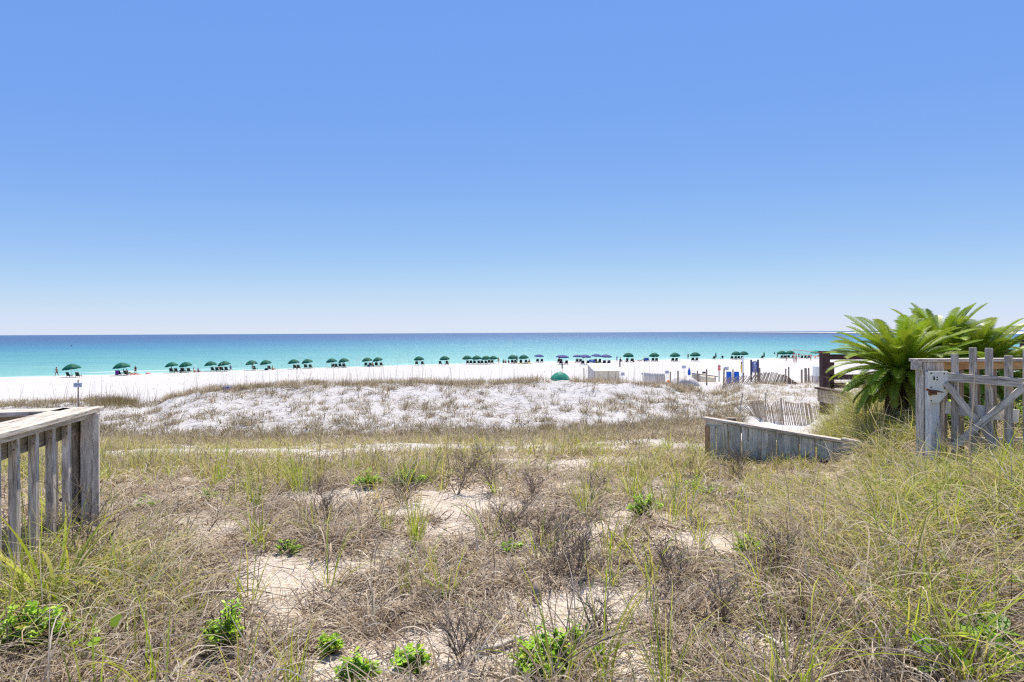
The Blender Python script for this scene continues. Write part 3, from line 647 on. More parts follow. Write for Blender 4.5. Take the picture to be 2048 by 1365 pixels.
# ------------------------------------------------------------------ beach furniture
ORD = ['first','second','third','fourth','fifth','sixth','seventh','eighth','ninth','tenth','eleventh','twelfth','thirteenth','fourteenth','fifteenth','sixteenth','seventeenth',
       'eighteenth','nineteenth','twentieth','twenty-first','twenty-second','twenty-third','twenty-fourth','twenty-fifth','twenty-sixth','twenty-seventh','twenty-eighth','twenty-ninth','thirtieth','thirty-first']
def canopy_mesh(R_, H, tilt, mat, name, parent, z0, n=8, sub=4, drop=0.10):
    rows = []; N = n * sub
    for i in range(7):
        f = i / 6
        row = []
        for k in range(N):
            t = 2 * math.pi * k / N; e = abs(((k % sub) / sub) * 2 - 1)          # 1 on a rib, 0 between ribs
            r = R_ * f * (0.93 + 0.07 * e ** 2)
            z = H * (1 - f ** 2.1) - (1 - e ** 2) * 0.05 * f
            row.append(Vector((r * math.cos(t), r * math.sin(t), z)))
        rows.append(row)
    vrow = []
    for k in range(N):
        e = abs(((k % sub) / sub) * 2 - 1); p = rows[-1][k]; vrow.append(Vector((p.x * 1.005, p.y * 1.005, p.z - drop * (0.75 + 0.25 * (1 - e)))))
    rows.append(vrow)
    Rm = Matrix.Rotation(tilt[0], 3, 'Y') @ Matrix.Rotation(tilt[1], 3, 'X')
    mb = MB(); vs = [Rm @ p + Vector((0, 0, z0)) for r in rows for p in r]
    fs = [(i*N+k, i*N+(k+1) % N, (i+1)*N+(k+1) % N, (i+1)*N+k) for i in range(len(rows)-1) for k in range(N)]
    mb.add(vs, fs, smooth=True); o = mb.build(name, mat, parent)
    return o, Rm
def make_umbrella(mat, rad=1.30, top=2.18, H=0.74, tilt=(0.0, 0.0), polemat='pole', label='', group=None, cat='umbrella', loc=(0,0,0), rz=0.0):
    t = thing('beach_umbrella', label, cat, loc, rz, group)
    z0 = top - H
    o, Rm = canopy_mesh(rad, H, tilt, M[mat], 'canopy', t, z0)
    tip = Rm @ Vector((0, 0, H)) + Vector((0, 0, z0))
    mb = MB(); mb.tube([(0, 0, -0.25), (0, 0, z0 * 0.98), tip - (Rm @ Vector((0, 0, 0.02)))], 0.022, 8); mb.build('pole', M[polemat], t)
    mb = MB()
    for k in range(8):
        a = math.pi * 2 * k / 8; e = Rm @ Vector((rad * 0.98 * math.cos(a), rad * 0.98 * math.sin(a), -0.01)) + Vector((0, 0, z0))
        m_ = Rm @ Vector((rad * .5 * math.cos(a), rad * .5 * math.sin(a), H * 0.76 - 0.02)) + Vector((0, 0, z0))
        mb.tube([tip - (Rm @ Vector((0, 0, 0.04))), m_, e], 0.008, 4)
    mb.build('ribs', M[polemat], t)
    mb = MB(); mb.lathe([(0.0, .09), (0.02, .07), (0.035, .03), (0.03, 0)], 8, tip); mb.build('finial', M['black'], t)
    return t
def make_chair(sling, label, loc, rz, group):
    t = thing('beach_chair', label, 'beach chair', loc, rz, group)
    w = 0.31
    mb = MB(); mb.beam((0, 0.30, 0.33), (0, -0.22, 0.27), 0.56, 0.025); mb.build('seat', M[sling], t)
    mb = MB()
    bk = [(0, -0.22, 0.27), (0, -0.36, 0.55), (0, -0.50, 0.95)]
    for a, b in zip(bk[:-1], bk[1:]): mb.beam(a, b, 0.56, 0.03, up=(0, 1, 0.3))
    mb.build('backrest', M[sling], t)
    mb = MB()
    for s in (-1, 1):
        mb.beam((s * w, -0.20, 0.24), (s * w, -0.56, 1.00), 0.045, 0.04, up=(0, 1, 0.3))
        mb.beam((s * w, 0.36, 0.34), (s * w, -0.26, 0.26), 0.045, 0.05)
        mb.beam((s * (w + .02), 0.30, 0.55), (s * (w + .02), -0.36, 0.53), 0.08, 0.025)
    mb.beam((-w, -0.555, 0.99), (w, -0.555, 0.99), 0.04, 0.05); mb.build('frame', M['chair_wood'], t)
    for s in (-1, 1):
        for (y0, y1, zt) in ((0.28, 0.33, 0.55), (-0.30, -0.42, 0.53)):
            mb = MB(); mb.beam((s * (w + .03), y0, zt), (s * (w + .03), y1, -0.06), 0.04, 0.045, up=(0, 1, 0)); mb.build('leg', M['chair_wood'], t)
    return t
protos = {}
def chair(sling, label, loc, rz, group):
    if sling not in protos: protos[sling] = make_chair(sling, label, loc, rz, group); return protos[sling]
    c = copy_tree(protos[sling]); c.location = loc; c.rotation_euler = (0, 0, rz); c['label'] = label; c['group'] = group; return c
uprotos = {}
def umbrella(key, label, loc, rz, group, sc=1.0, **kw):
    if key not in uprotos:
        uprotos[key] = make_umbrella(label=label, group=group, loc=loc, rz=rz, **kw); c = uprotos[key]
    else:
        c = copy_tree(uprotos[key]); c.location = loc; c.rotation_euler = (0, 0, rz); c['label'] = label; c['group'] = group
    c.scale = (sc, sc, sc); return c

# green umbrellas along the waterline: px of the pole, py of its foot, size, chairs (px)
GU = [(143, 755, 1.12, [139, 157]), (243, 751.5, 1.12, [240, 254]), (343, 746, 1.0, [343.5, 353.5]), (371, 745.5, 1.0, [367, 378.6]), (421, 743.5, 1.0, [427, 435]), (448, 743, 1.0, [445, 454]),
      (503, 741, 1.0, [510]), (531, 740.5, 1.0, [539]), (587, 738.5, 1.0, [590, 597]), (614, 737.5, 1.0, [612, 621.6]), (663, 736, 1.0, [666, 673.3]), (687, 735.5, 1.0, [681, 688.4]),
      (734, 733.5, 1.0, [732, 741]), (755, 733, 1.0, [753, 762.6]), (837.6, 730.6, 1.0, [833, 845]), (889, 730, 1.0, [880.7, 893.6]), (934, 728.7, 1.0, [935.5, 942]), (953, 729, 1.0, [949, 957.8]),
      (972, 729, .97, [964, 972]), (986, 727.8, .92, [978.7, 983.6]), (1025, 727.6, 1.0, [1024.7, 1031]), (1047, 727.3, 1.0, [1041.5, 1052]), (1256.5, 724.6, 1.1, [1253, 1263]), (1308, 723.7, 1.06, [1305.5, 1312.5]),
      (1349.6, 723.7, 1.06, [1344.8, 1351.6]), (1390, 722.8, 1.08, [1385, 1392]), (1472, 719.3, 1.05, [1463, 1470]), (1487, 719, 1.05, [1476, 1482]), (1564, 717.6, 1.05, [1562, 1568]), (1580, 717.4, 1.05, [1576, 1584])]
CH = 'beach chairs set out under the umbrellas'
for i, (px, py, sc, chs) in enumerate(GU):
    p = hit(px, py); tilt = [(-0.16, 0.02), (-0.10, 0.05), (-0.13, 0.10), (-0.04, 0.12)][(0 if i < 3 else 1 + i % 2 if i < 14 else 3)]
    umbrella('g%d' % (0 if i < 3 else 1 + i % 2 if i < 14 else 3), 'dark green beach umbrella at the waterline, %s open green one from the left' % ORD[i], p, random.uniform(-.2, .2), 'green umbrellas along the waterline', sc, mat='green_canvas', tilt=tilt)
    for j, cx in enumerate(chs):
        q = hit(cx, py + (0.4 if j % 2 else 0.2)); side = 'only' if len(chs) == 1 else ('left', 'right')[j]
        chair('dark_sling', 'dark beach chair, the %s one under the %s green umbrella from the left' % (side, ORD[i]), q, random.uniform(-.18, .18), CH)
BU = [(1077.8, 725.3, 1.0, [1074.5, 1083], 'far left'), (1120, 725.6, .9, [1117, 1122], 'back second from left'), (1126, 729.5, 1.05, [1121, 1132], 'front left'), (1155, 725.8, .95, [1153.7, 1160.6], 'back middle'),
      (1170, 729.8, 1.08, [1165, 1175.6], 'front middle'), (1192.6, 725.8, 1.03, [1191, 1198.5], 'back right'), (1211.6, 729.3, 1.08, [1207.6, 1217], 'front right')]
for i, (px, py, sc, chs, w) in enumerate(BU):
    umbrella('b', 'navy blue beach umbrella at the waterline, %s one of the seven blue ones' % ORD[i], hit(px, py), 0, 'navy blue umbrellas on the sand', sc, mat='blue_canvas', tilt=(0.03, 0.06), rad=1.3, H=0.42, top=2.1)
    for j, cx in enumerate(chs):
        chair('navy_sling', 'dark navy beach chair, %s of two under the %s blue umbrella from the left' % (('left', 'right')[j], ORD[i]), hit(cx, py + .3), random.uniform(-.15, .15), CH)
for px, py, lab in [(1426.8, 719.6, 'dark beach chair beside the left closed green umbrella'), (1523, 718.3, 'dark beach chair left of the right closed green umbrella')]:
    chair('dark_sling', lab, hit(px, py), 0.1, CH)
for px, lab in [(1602, 'left'), (1609, 'middle'), (1616, 'right')]:
    chair('dark_sling', 'dark beach chair beyond the volleyball net, %s of the three there' % lab, hit(px, 718.2), 0.1, CH)
for px, py, lab in [(1182, 727.4, 'royal blue folding beach chair, left of the two between the middle navy umbrellas'), (1188, 727.4, 'royal blue folding beach chair, right of the two between the middle navy umbrellas'),
                    (1291.8, 723.7, 'bright blue folding chair, left of the two beside the reclining bather'), (1295.6, 723.7, 'bright blue folding chair, right of the two beside the reclining bather')]:
    chair('royal', lab, hit(px, py), -0.5, 'bright blue folding chairs')
umbrella('teal', 'teal green umbrella behind the volleyball net beside the brown fence', hit(1631, 717.0), 0, None, 1.1, mat='teal', tilt=(0.02, .05), rad=1.35)
# the large one behind the dune crest
umbrella('bright', 'large bright green umbrella just behind the dune crest', Vector(((1119.6 - 1024) / F * 57, 57, hgt(4.8, 57) - 0.05)), 0.2, None, 1.0, mat='green_bright', tilt=(0.0, 0.16), rad=1.02, top=2.2, H=0.62, polemat='white_plastic')
# closed umbrellas
def closed_umbrella(px, py, h, mat, label, Y=None):
    p = hit(px, py) if Y is None else Vector(((px - 1024) / F * Y, Y, hgt((px - 1024) / F * Y, Y)))
    t = thing('closed_umbrella', label, 'umbrella', p)
    mb = MB(); mb.tube([(0, 0, -0.1), (0, 0, h)], 0.025, 8); mb.build('pole', M['pole'], t)
    mb = MB(); N = 16; rows = []
    for i in range(8):
        f = i / 7; r = 0.03 + 0.16 * math.sin(min(f * 1.25, 1) * math.pi * .5) * (1 - 0.25 * f)
        rows.append([Vector((r * (1 + .25 * (k % 2)) * math.cos(k * math.pi * 2 / N), r * (1 + .25 * (k % 2)) * math.sin(k * math.pi * 2 / N), h - 0.03 - f * h * 0.72)) for k in range(N)])
    mb.add([v for r in rows for v in r], [(i*N+k, i*N+(k+1) % N, (i+1)*N+(k+1) % N, (i+1)*N+k) for i in range(7) for k in range(N)], smooth=True); mb.build('canopy', M[mat], t)
    mb = MB(); mb.lathe([(0, .1), (0.03, .05), (0.03, 0)], 8, (0, 0, h - .02)); mb.build('finial', M['black'], t)
closed_umbrella(1431.4, 719.5, 2.1, 'green_canvas', 'furled dark green umbrella between two dark chairs near the water')
closed_umbrella(1528, 718, 2.1, 'green_canvas', 'furled dark green umbrella standing right of a lone dark chair')
closed_umbrella(1378, 0, 1.35, 'royal', 'furled royal blue umbrella behind the grey tarp heap', Y=78)

# round-backed dark chair and low table near the left closed umbrella
t = thing('papasan_chair', 'round-backed dark chair right of the low black table near the water', 'chair', hit(1444.7, 719.2))
mb = MB(); mb.lathe([(0.0, .08), (0.22, 0.05), (0.34, 0)], 16); o = mb.build('backrest', M['black'], t); o.rotation_euler = (R(75), 0, 0); o.location = (0, 0, 0.75)
mb = MB(); mb.lathe([(0.0, .42), (0.3, .42), (0.3, .36), (0, .36)], 14); mb.build('seat', M['black'], t)
for a in range(4): mb = MB(); mb.tube([(.22 * math.cos(a * 1.57 + .78), .22 * math.sin(a * 1.57 + .78), .37), (.28 * math.cos(a * 1.57 + .78), .28 * math.sin(a * 1.57 + .78), -0.05)], .02, 6); mb.build('leg', M['black'], t)
t = thing('low_table', 'low black table beside the left closed green umbrella near the water', 'table', hit(1438, 719.6))
mb = MB(); mb.box((0, 0, .45), (Vector((1,0,0)), Vector((0,1,0)), Vector((0,0,1))), (.42, .25, .04)); mb.build('table_top', M['black'], t)
for a in (-1, 1):
    for b_ in (-1, 1): mb = MB(); mb.tube([(.36 * a, .2 * b_, .42), (.4 * a, .22 * b_, -0.05)], .02, 6); mb.build('leg', M['black'], t)

# ------------------------------------------------------------------ people
def V(*a): return Vector(a)
POSE = {
 'stand': dict(P=(0,0,.93), t=(0,0,1), h=(0,.1,1), a=[((-.18,.05,-1),(-.05,.25,-1)),((.18,-.05,-1),(.1,.3,-1))], l=[((-.08,.03,-1),(0,-.03,-1)),((.08,-.02,-1),(.02,-.05,-1))]),
 'reach': dict(P=(0,0,.93), t=(0,.1,1), h=(0,.2,1), a=[((-.4,.6,.2),(-.1,.6,.7)),((.3,.3,-1),(.1,.9,.1))], l=[((-.15,.25,-1),(0,-.15,-1)),((.15,-.2,-1),(.05,-.3,-1))]),
 'walk': dict(P=(0,0,.90), t=(0,.08,1), h=(0,.1,1), a=[((-.15,.35,-1),(-.05,.6,-.9)),((.15,-.35,-1),(.1,-.05,-1))], l=[((-.03,.42,-1),(0,.12,-1)),((.03,-.38,-1),(0,-.55,-1))]),
 'sit': dict(P=(0,-.05,.42), t=(0,-.38,1), h=(0,-.1,1), a=[((-.25,.35,-.8),(.05,.9,-.1)),((.25,.35,-.8),(-.05,.9,-.1))], l=[((-.1,1,.08),(0,.25,-1)),((.1,1,.08),(0,.3,-1))]),
 'ground': dict(P=(0,0,.13), t=(0,-.18,1), h=(0,.15,1), a=[((-.3,.25,-.9),(.1,.8,.1)),((.3,-.25,-.9),(.1,-.2,-1))], l=[((-.15,.8,.62),(-.02,.55,-.8)),((.15,.9,.45),(0,.7,-.75))]),
 'lie': dict(P=(0,0,.14), t=(0,-1,.32), h=(0,-1,.5), a=[((-.5,.7,-.3),(.1,1,0)),((.5,.7,-.3),(-.1,1,0))], l=[((-.12,1,.1),(0,1,-.2)),((.12,1,.35),(0,.8,-.55))]),
}
def skinned(name, verts, edges, radii, mat, parent, root=0, lv=2):
    me = bpy.data.meshes.new(name); me.from_pydata([tuple(v) for v in verts], edges, []); me.materials.append(mat)
    o = bpy.data.objects.new(name, me); C.objects.link(o); o.parent = parent
    o.modifiers.new('skin', 'SKIN')
    sv = me.skin_vertices[0].data
    for i, r in enumerate(radii):
        r2 = r if hasattr(r, '__len__') else (r, r); sv[i].radius = r2; sv[i].use_root = (i == root)
    o.modifiers['skin'].use_smooth_shade = True
    m = o.modifiers.new('sub', 'SUBSURF'); m.levels = lv - 1; m.render_levels = lv - 1
    return o
def person(label, loc, rz, pose, skin, top=None, bottom=None, hair=(0.05, 0.03, 0.02), sc=1.0, long_hair=False, hat=None):
    t = thing('person', label, 'person', loc, rz); t.scale = (sc, sc, sc)
    q = POSE[pose]; P = V(*q['P']); tt = V(*q['t']).normalized(); hh = V(*q['h']).normalized(); X = V(1, 0, 0); fw = X.cross(tt) * -1
    vs = [P]; ra = [(.145, .11)]; ed = []
    def av(par, p, r): vs.append(p); ra.append(r); ed.append((par, len(vs) - 1)); return len(vs) - 1
    waist = av(0, P + tt * .16, (.125, .095)); chest = av(waist, P + tt * .34, (.15, .105)); ub = av(chest, P + tt * .44, (.12, .085))
    neck = av(ub, P + tt * .54, (.055, .055)); jaw = av(neck, P + tt * .54 + hh * .07, (.062, .072)); head = av(jaw, P + tt * .54 + hh * .155, (.078, .098)); crown = av(head, P + tt * .54 + hh * .235, (.055, .065))
    sk = cloth(skin)
    J = {}
    for s, (a1, a2) in zip((-1, 1), q['a']):
        a1 = V(*a1).normalized(); a2 = V(*a2).normalized()
        sh = av(ub, P + tt * .46 + X * s * .175, .056); el = av(sh, vs[sh] + a1 * .28, .042); wr = av(el, vs[el] + a2 * .24, .029)
        pl = av(wr, vs[wr] + a2 * .07, (.038, .02))
        for k in range(4): 
            f0 = vs[pl] + X * (k - 1.5) * .018 + a2 * .04; av(av(pl, f0, .009), f0 + a2 * (.045, .055, .05, .035)[k] + V(0, 0, -.008), .008)
        av(av(wr, vs[wr] + a2 * .04 - X * s * .03, .010), vs[wr] + a2 * .075 - X * s * .045, .009)
        J['sh%d' % s] = vs[sh]; J['el%d' % s] = vs[el]
    for s, (l1, l2) in zip((-1, 1), q['l']):
        l1 = V(*l1).normalized(); l2 = V(*l2).normalized()
        hp = av(0, P + X * s * .085 - tt * .04, .085); mid = av(hp, vs[hp] + l1 * .22, .075); kn = av(mid, vs[hp] + l1 * .43, .055); cf = av(kn, vs[kn] + l2 * .14, .056); an = av(cf, vs[kn] + l2 * .40, .036)
        fwd = V(0, 1, 0.0) if abs(l2.z) > .6 else V(0, .3, 1).normalized()
        av(an, vs[an] + fwd * .10 + V(0, 0, -.045), (.04, .025)); 
        J['hp%d' % s] = vs[hp]; J['mid%d' % s] = vs[hp] + l1 * .24; J['low%d' % s] = vs[hp] + l1 * .36
    skinned('body', vs, ed, ra, sk, t)
    if bottom is not None:
        lo = 'mid'
        skinned('shorts', [P + tt * .07, P, J['hp-1'], J['%s-1' % lo], J['hp1'], J['%s1' % lo]], [(0, 1), (1, 2), (2, 3), (1, 4), (4, 5)], [(.152, .118), (.165, .13), .10, .10, .10, .10], cloth(bottom), t, 1)
    if top is not None:
        skinned('shirt', [P + tt * .05, P + tt * .18, P + tt * .34, P + tt * .45, P + tt * .49, J['sh-1'], J['sh-1'] * .55 + J['el-1'] * .45, J['sh1'], J['sh1'] * .55 + J['el1'] * .45],
                [(0, 1), (1, 2), (2, 3), (3, 4), (3, 5), (5, 6), (3, 7), (7, 8)], [(.155, .12), (.145, .112), (.165, .12), (.135, .10), (.07, .07), .068, .058, .068, .058], cloth(top), t, 2)
    hc = P + tt * .54 + hh * .17
    mb = MB(); prof = []
    for i in range(9):
        a = math.pi * (0.5 - i / 8 * (0.62 if not long_hair else .8)); prof.append((max(.001, .086 * math.cos(a)), .098 * math.sin(a)))
    mb.lathe(prof, 14); o = mb.build('hair' if hat is None else 'hat', cloth(hair if hat is None else hat), t)
    o.location = hc + V(0, -.012, .018); o.rotation_euler = (R(-14) if pose != 'lie' else R(60), 0, 0); o.scale = (1, 1.18, 1.15)
    # nose and brow give the head a face side
    mb = MB(); f0 = hc + V(0, .095, -.005); mb.tube([f0 + V(0, -.01, .03), f0 + V(0, .008, -.012), f0 + V(0, -.008, -.02)], [.006, .010, .006], 6); mb.build('nose', sk, t)
    return t
SKIN = (0.52, 0.29, 0.19); SK2 = (0.36, 0.19, 0.12); SK3 = (0.62, 0.38, 0.27)
person('shirtless man in dark navy swim shorts walking along the waterline', hit(113, 753.2), R(90), 'walk', SK2, None, (0.03, 0.035, 0.08), sc=1.03)
person('woman in a black swimsuit standing behind the second green umbrella', hit(270.5, 749), R(60), 'stand', SKIN, (0.02, 0.02, 0.03), (0.02, 0.02, 0.03), hair=(0.30, 0.17, 0.08), sc=.97)
person('bather in a pink top seated on the left chair under the second green umbrella', hit(249, 751.0), R(-20), 'sit', SK2, (0.75, 0.25, 0.3), (0.1, 0.1, 0.12))
person('bather in dark clothes seated beside the orange towel under the second green umbrella', hit(256, 750.6), R(-25), 'sit', SKIN, (0.08, 0.08, 0.09), (0.1, 0.1, 0.12))
person('sunbather lying on a long orange towel beside the second green umbrella', hit(267, 750.2) + V(0, 0, .06), R(-75), 'lie', SKIN, (0.7, 0.3, 0.1), (0.6, 0.25, 0.1))
person('bather in a pinkish red shirt on the left chair under the third green umbrella', hit(343.5, 745.8), 0, 'sit', SK2, (0.6, 0.22, 0.22), (0.2, 0.1, 0.1))
person('child in dark navy sitting on the sand between the third and fourth green umbrellas', hit(361, 745.6), 0, 'ground', SK2, (0.03, 0.03, 0.1), (0.03, 0.03, 0.1), sc=.8)
person('bather in a navy shirt on the left chair under the fourth green umbrella', hit(367, 745.4), 0, 'sit', SK2, (0.02, 0.03, 0.14), (0.1, 0.1, 0.1))
person('blond bather in a yellow top and red shorts sitting on the sand', hit(388, 745.4), R(-50), 'ground', SKIN, (0.8, 0.5, 0.1), (0.6, 0.1, 0.05), hair=(0.45, 0.3, 0.1), sc=1.05)
person('bather in dark purple sitting on the sand, rightmost beyond the fourth green umbrella', hit(396.5, 745.2), R(-20), 'ground', SKIN, (0.12, 0.05, 0.16), (0.1, 0.04, 0.12), long_hair=True)
person('sunburnt shirtless bather between the fifth and sixth green umbrellas', hit(439.5, 742.6), 0, 'sit', SKIN, None, (0.4, 0.2, 0.15), sc=1.08)
person('bather in a blue and brown outfit sitting right of the sixth green umbrella', hit(461, 741.4), R(15), 'sit', SK2, (0.08, 0.12, 0.4), (0.3, 0.2, 0.1))
person('bather in a lilac shirt leaning over the chair under the seventh green umbrella', hit(506, 741), 0, 'sit', SK2, (0.55, 0.42, 0.6), (0.1, 0.1, 0.1), sc=1.05)
person('sunbather in brown lying right of the eighth green umbrella', hit(545, 740.4), R(-50), 'ground', SKIN, (0.5, 0.26, 0.14), (0.3, 0.15, 0.1))
person('bather in a dark red top on the right chair under the twelfth green umbrella', hit(688.4, 735.6), 0, 'sit', SK2, (0.25, 0.04, 0.05), (0.1, 0.1, 0.1))
person('bather in coral red squatting right of the thirteenth green umbrella', hit(744.6, 733.4), 0, 'ground', SKIN, (0.75, 0.24, 0.18), (0.7, 0.2, 0.16), sc=1.15)
person('bather in a white shirt seated under the fourteenth green umbrella', hit(753, 733), 0, 'sit', SKIN, (0.7, 0.66, 0.62), (0.6, 0.12, 0.1), sc=1.05)
person('bather with dark hair on the right chair under the sixteenth green umbrella', hit(894.5, 729.8), R(-20), 'sit', SKIN, (0.05, 0.06, 0.05), (0.1, 0.1, 0.1))
person('person in an orange patterned robe standing right of the twentieth green umbrella', hit(996.7, 728.3), R(200), 'stand', SK2, (0.6, 0.3, 0.12), (0.6, 0.3, 0.12), sc=.95)
person('bather in a teal shirt sitting on the sand in the group between two green umbrellas', hit(1006.6, 726.6), 0, 'ground', SK2, (0.02, 0.22, 0.18), (0.02, 0.16, 0.14), sc=1.1)
person('bather in a pink top sitting in the middle of the group between two green umbrellas', hit(1011, 726.4), 0, 'ground', SKIN, (0.7, 0.3, 0.32), (0.1, 0.1, 0.1))
person('bather in dark green sitting against the left side of the twenty-first green umbrella', hit(1017, 726.4), 0, 'ground', SK2, (0.03, 0.15, 0.11), (0.05, 0.1, 0.1))
person('tall person in a teal shirt standing behind the twenty-first green umbrella', hit(1033.5, 726.0), 0, 'stand', SK2, (0.05, 0.34, 0.38), (0.03, 0.05, 0.1), sc=1.15)
person('bather in a salmon top on the yellow blanket, left of the two there', hit(1041, 727.0), 0, 'ground', SKIN, (0.7, 0.28, 0.2), (0.1, 0.1, 0.14))
person('bather in dark clothes on the yellow blanket, right of the two there', hit(1058, 726.8), R(10), 'ground', SKIN, (0.12, 0.09, 0.1), (0.4, 0.25, 0.18), sc=1.15)
person('person in an orange shirt standing under the second blue umbrella from the left', hit(1118.4, 725.4), R(20), 'stand', SKIN, (0.7, 0.3, 0.12), (0.3, 0.12, 0.08))
person('person in bright blue standing alone near the water right of the blue umbrellas', hit(1233.4, 724.3), R(180), 'reach', SKIN, (0.05, 0.2, 0.7), (0.05, 0.15, 0.5), sc=.85)
person('bather in dark clothes sitting on the sand behind the right dark wooden post', hit(1241, 723.9), R(-40), 'ground', SK2, (0.06, 0.06, 0.08), (0.15, 0.08, 0.1), sc=1.2)
person('bather in a green shirt sitting left under the twenty-third green umbrella', hit(1253.5, 724.4), 0, 'ground', SK2, (0.04, 0.3, 0.2), (0.1, 0.1, 0.1), sc=1.1)
person('bather in a red cap sitting right under the twenty-third green umbrella', hit(1266, 724.2), R(-30), 'ground', SKIN, (0.12, 0.12, 0.12), (0.1, 0.1, 0.3), hat=(0.6, 0.1, 0.05), sc=1.15)
person('bather reclining on the open sand left of the bright blue folding chairs', hit(1279, 723.4), R(60), 'lie', SKIN, (0.4, 0.3, 0.25), (0.2, 0.2, 0.25), sc=1.1)
person('bather in brown leaning toward the bright blue folding chairs', hit(1288, 723.6), R(-60), 'ground', SK2, (0.3, 0.18, 0.1), (0.2, 0.12, 0.08))
person('person in dark swimwear standing at the water left of the twenty-sixth umbrella', hit(1376, 719.0), R(170), 'stand', SK2, (0.1, 0.08, 0.1), (0.05, 0.05, 0.07), sc=.98)
person('person with dark hair standing at the waterline left of the volleyball players', hit(1554.3, 717.5), R(-60), 'reach', SK2, None, (0.12, 0.07, 0.05), sc=1.02)
person('woman volleyball player in a black top running toward the net', hit(1572.3, 723.6), R(-70), 'walk', SK3, (0.03, 0.03, 0.035), (0.05, 0.05, 0.06), hair=(0.4, 0.26, 0.12), sc=1.05)
person('shirtless volleyball player in long white shorts near the net post', hit(1587.6, 725.6), R(-160), 'stand', SK3, None, (0.75, 0.74, 0.72), sc=1.13)
person('volleyball player in brown shorts standing right of the one in white shorts', hit(1592, 725.4), R(-150), 'stand', SKIN, None, (0.35, 0.18, 0.12), sc=1.1)
person('volleyball player in dark swimwear raising an arm behind the net', hit(1597.5, 718.8), R(160), 'reach', SKIN, (0.1, 0.12, 0.14), (0.08, 0.1, 0.12), sc=.98)
person('volleyball player in a salmon shirt striding on the right half of the court', hit(1621.4, 722.6), R(-80), 'walk', SKIN, (0.62, 0.4, 0.28), (0.15, 0.1, 0.1), sc=1.03)
person('person in a blue shirt seated under the teal umbrella', hit(1616.5, 718.4), 0, 'sit', SK2, (0.05, 0.14, 0.4), (0.1, 0.1, 0.1), sc=1.05)
# swimmers: standing in the sea, only the upper body shows
for px, py, sc_, lab in [(143, 693, 1.2, 'swimmer far out in the sea above the leftmost umbrella'), (1549, 708.5, 1.0, 'swimmer waist-deep in the sea left of the volleyball court')]:
    Y = CAMZ * F / (py - hy(px)); person(lab, Vector(((px - 1024) / F * Y, Y, -0.95 * sc_)), 0.4, 'stand', SK2, (0.03, 0.03, 0.1), (0.03, 0.03, 0.1), sc=sc_)

# ------------------------------------------------------------------ small things on the sand
def slab_cloth(name, label, cat, p, sx, sy, mat, rz=0, th=0.03, lift=0.012, amp=0.02, group=None):
    n = 12; vs = []
    for i in range(n):
        for j in range(n):
            x = (i / (n - 1) - .5) * sx; y = (j / (n - 1) - .5) * sy; c_, s_ = math.cos(rz), math.sin(rz)
            wx, wy = p.x + x * c_ - y * s_, p.y + x * s_ + y * c_
            vs.append(Vector((x, y, hgt(wx, wy) - p.z + lift + amp * math.sin(i * 1.7 + j * .9) ** 2)))
    mb = MB(); mb.add(vs, [(i*n+j, (i+1)*n+j, (i+1)*n+j+1, i*n+j+1) for i in range(n-1) for j in range(n-1)], smooth=True)
    o = mb.build(name, mat); o.location = p; o.rotation_euler = (0, 0, rz); m = o.modifiers.new('thick', 'SOLIDIFY'); m.thickness = th; m.offset = 1
    return tag(o, label, cat, group)
slab_cloth('beach_towel', 'long orange towel under the sunbather beside the second green umbrella', 'towel', hit(266, 750.3), 2.4, .9, M['orange'], R(15))
slab_cloth('beach_blanket', 'long yellow blanket on the sand under the twenty-second green umbrella', 'blanket', hit(1049, 727.6), 3.6, 1.6, M['yellow'], 0, amp=.1)
slab_cloth('beach_towel', 'lime yellow towel between the front and back navy umbrellas', 'towel', hit(1194, 725.8), 1.9, 1.6, M['lime'], .2, amp=.25)
slab_cloth('beach_towel', 'pale towel spread left of the fifth green umbrella', 'towel', hit(410, 744.2), 1.8, .8, cloth((.7, .55, .5)), 0)
o = MB(); o.lathe([(0, .5), (.18, .47), (.3, .3), (.36, .1), (.38, -.05)], 14); o = o.build('beach_bag', M['royal']); o.location = hit(737.5, 733.6); tag(o, 'blue bag on the sand under the thirteenth green umbrella', 'bag')
o = MB(); o.lathe([(0, .42), (.16, .4), (.3, .25), (.4, .08), (.42, -.05)], 14); o = o.build('beach_bag', M['black']); o.location = hit(532, 740.6); tag(o, 'dark bag on the sand under the eighth green umbrella', 'bag')
o = MB(); o.lathe([(0, .34), (.16, .32), (.34, .2), (.5, .08), (.52, -.05)], 14); o = o.build('towel_heap', M['pink_red']); o.location = hit(296, 748.6); tag(o, 'crumpled pink towel alone at the waterline right of the second umbrella', 'towel')
# purple towel over a chair back
p = hit(238, 751.7); mb = MB()
for k in range(10): 
    a = k / 9
mb.add([(x * .36, -.56 - .02 * math.sin(x * 7) - .06 * (z < .5), z) for z in (1.04, .8, .5, .15) for x in (-1, -.6, -.2, .2, .6, 1)], [(r*6+c, r*6+c+1, (r+1)*6+c+1, (r+1)*6+c) for r in range(3) for c in range(5)], smooth=True)
o = mb.build('beach_towel', M['purple']); o.location = p; m = o.modifiers.new('t', 'SOLIDIFY'); m.thickness = .03; tag(o, 'purple towel hanging over a chair back under the second green umbrella', 'towel')

X3 = (Vector((1, 0, 0)), Vector((0, 1, 0)), Vector((0, 0, 1)))
Z3 = (Vector((0, 0, 1)), Vector((1, 0, 0)), Vector((0, 1, 0)))
def gpos(px, Y): x = (px - 1024) / F * Y; return Vector((x, Y, hgt(x, Y)))

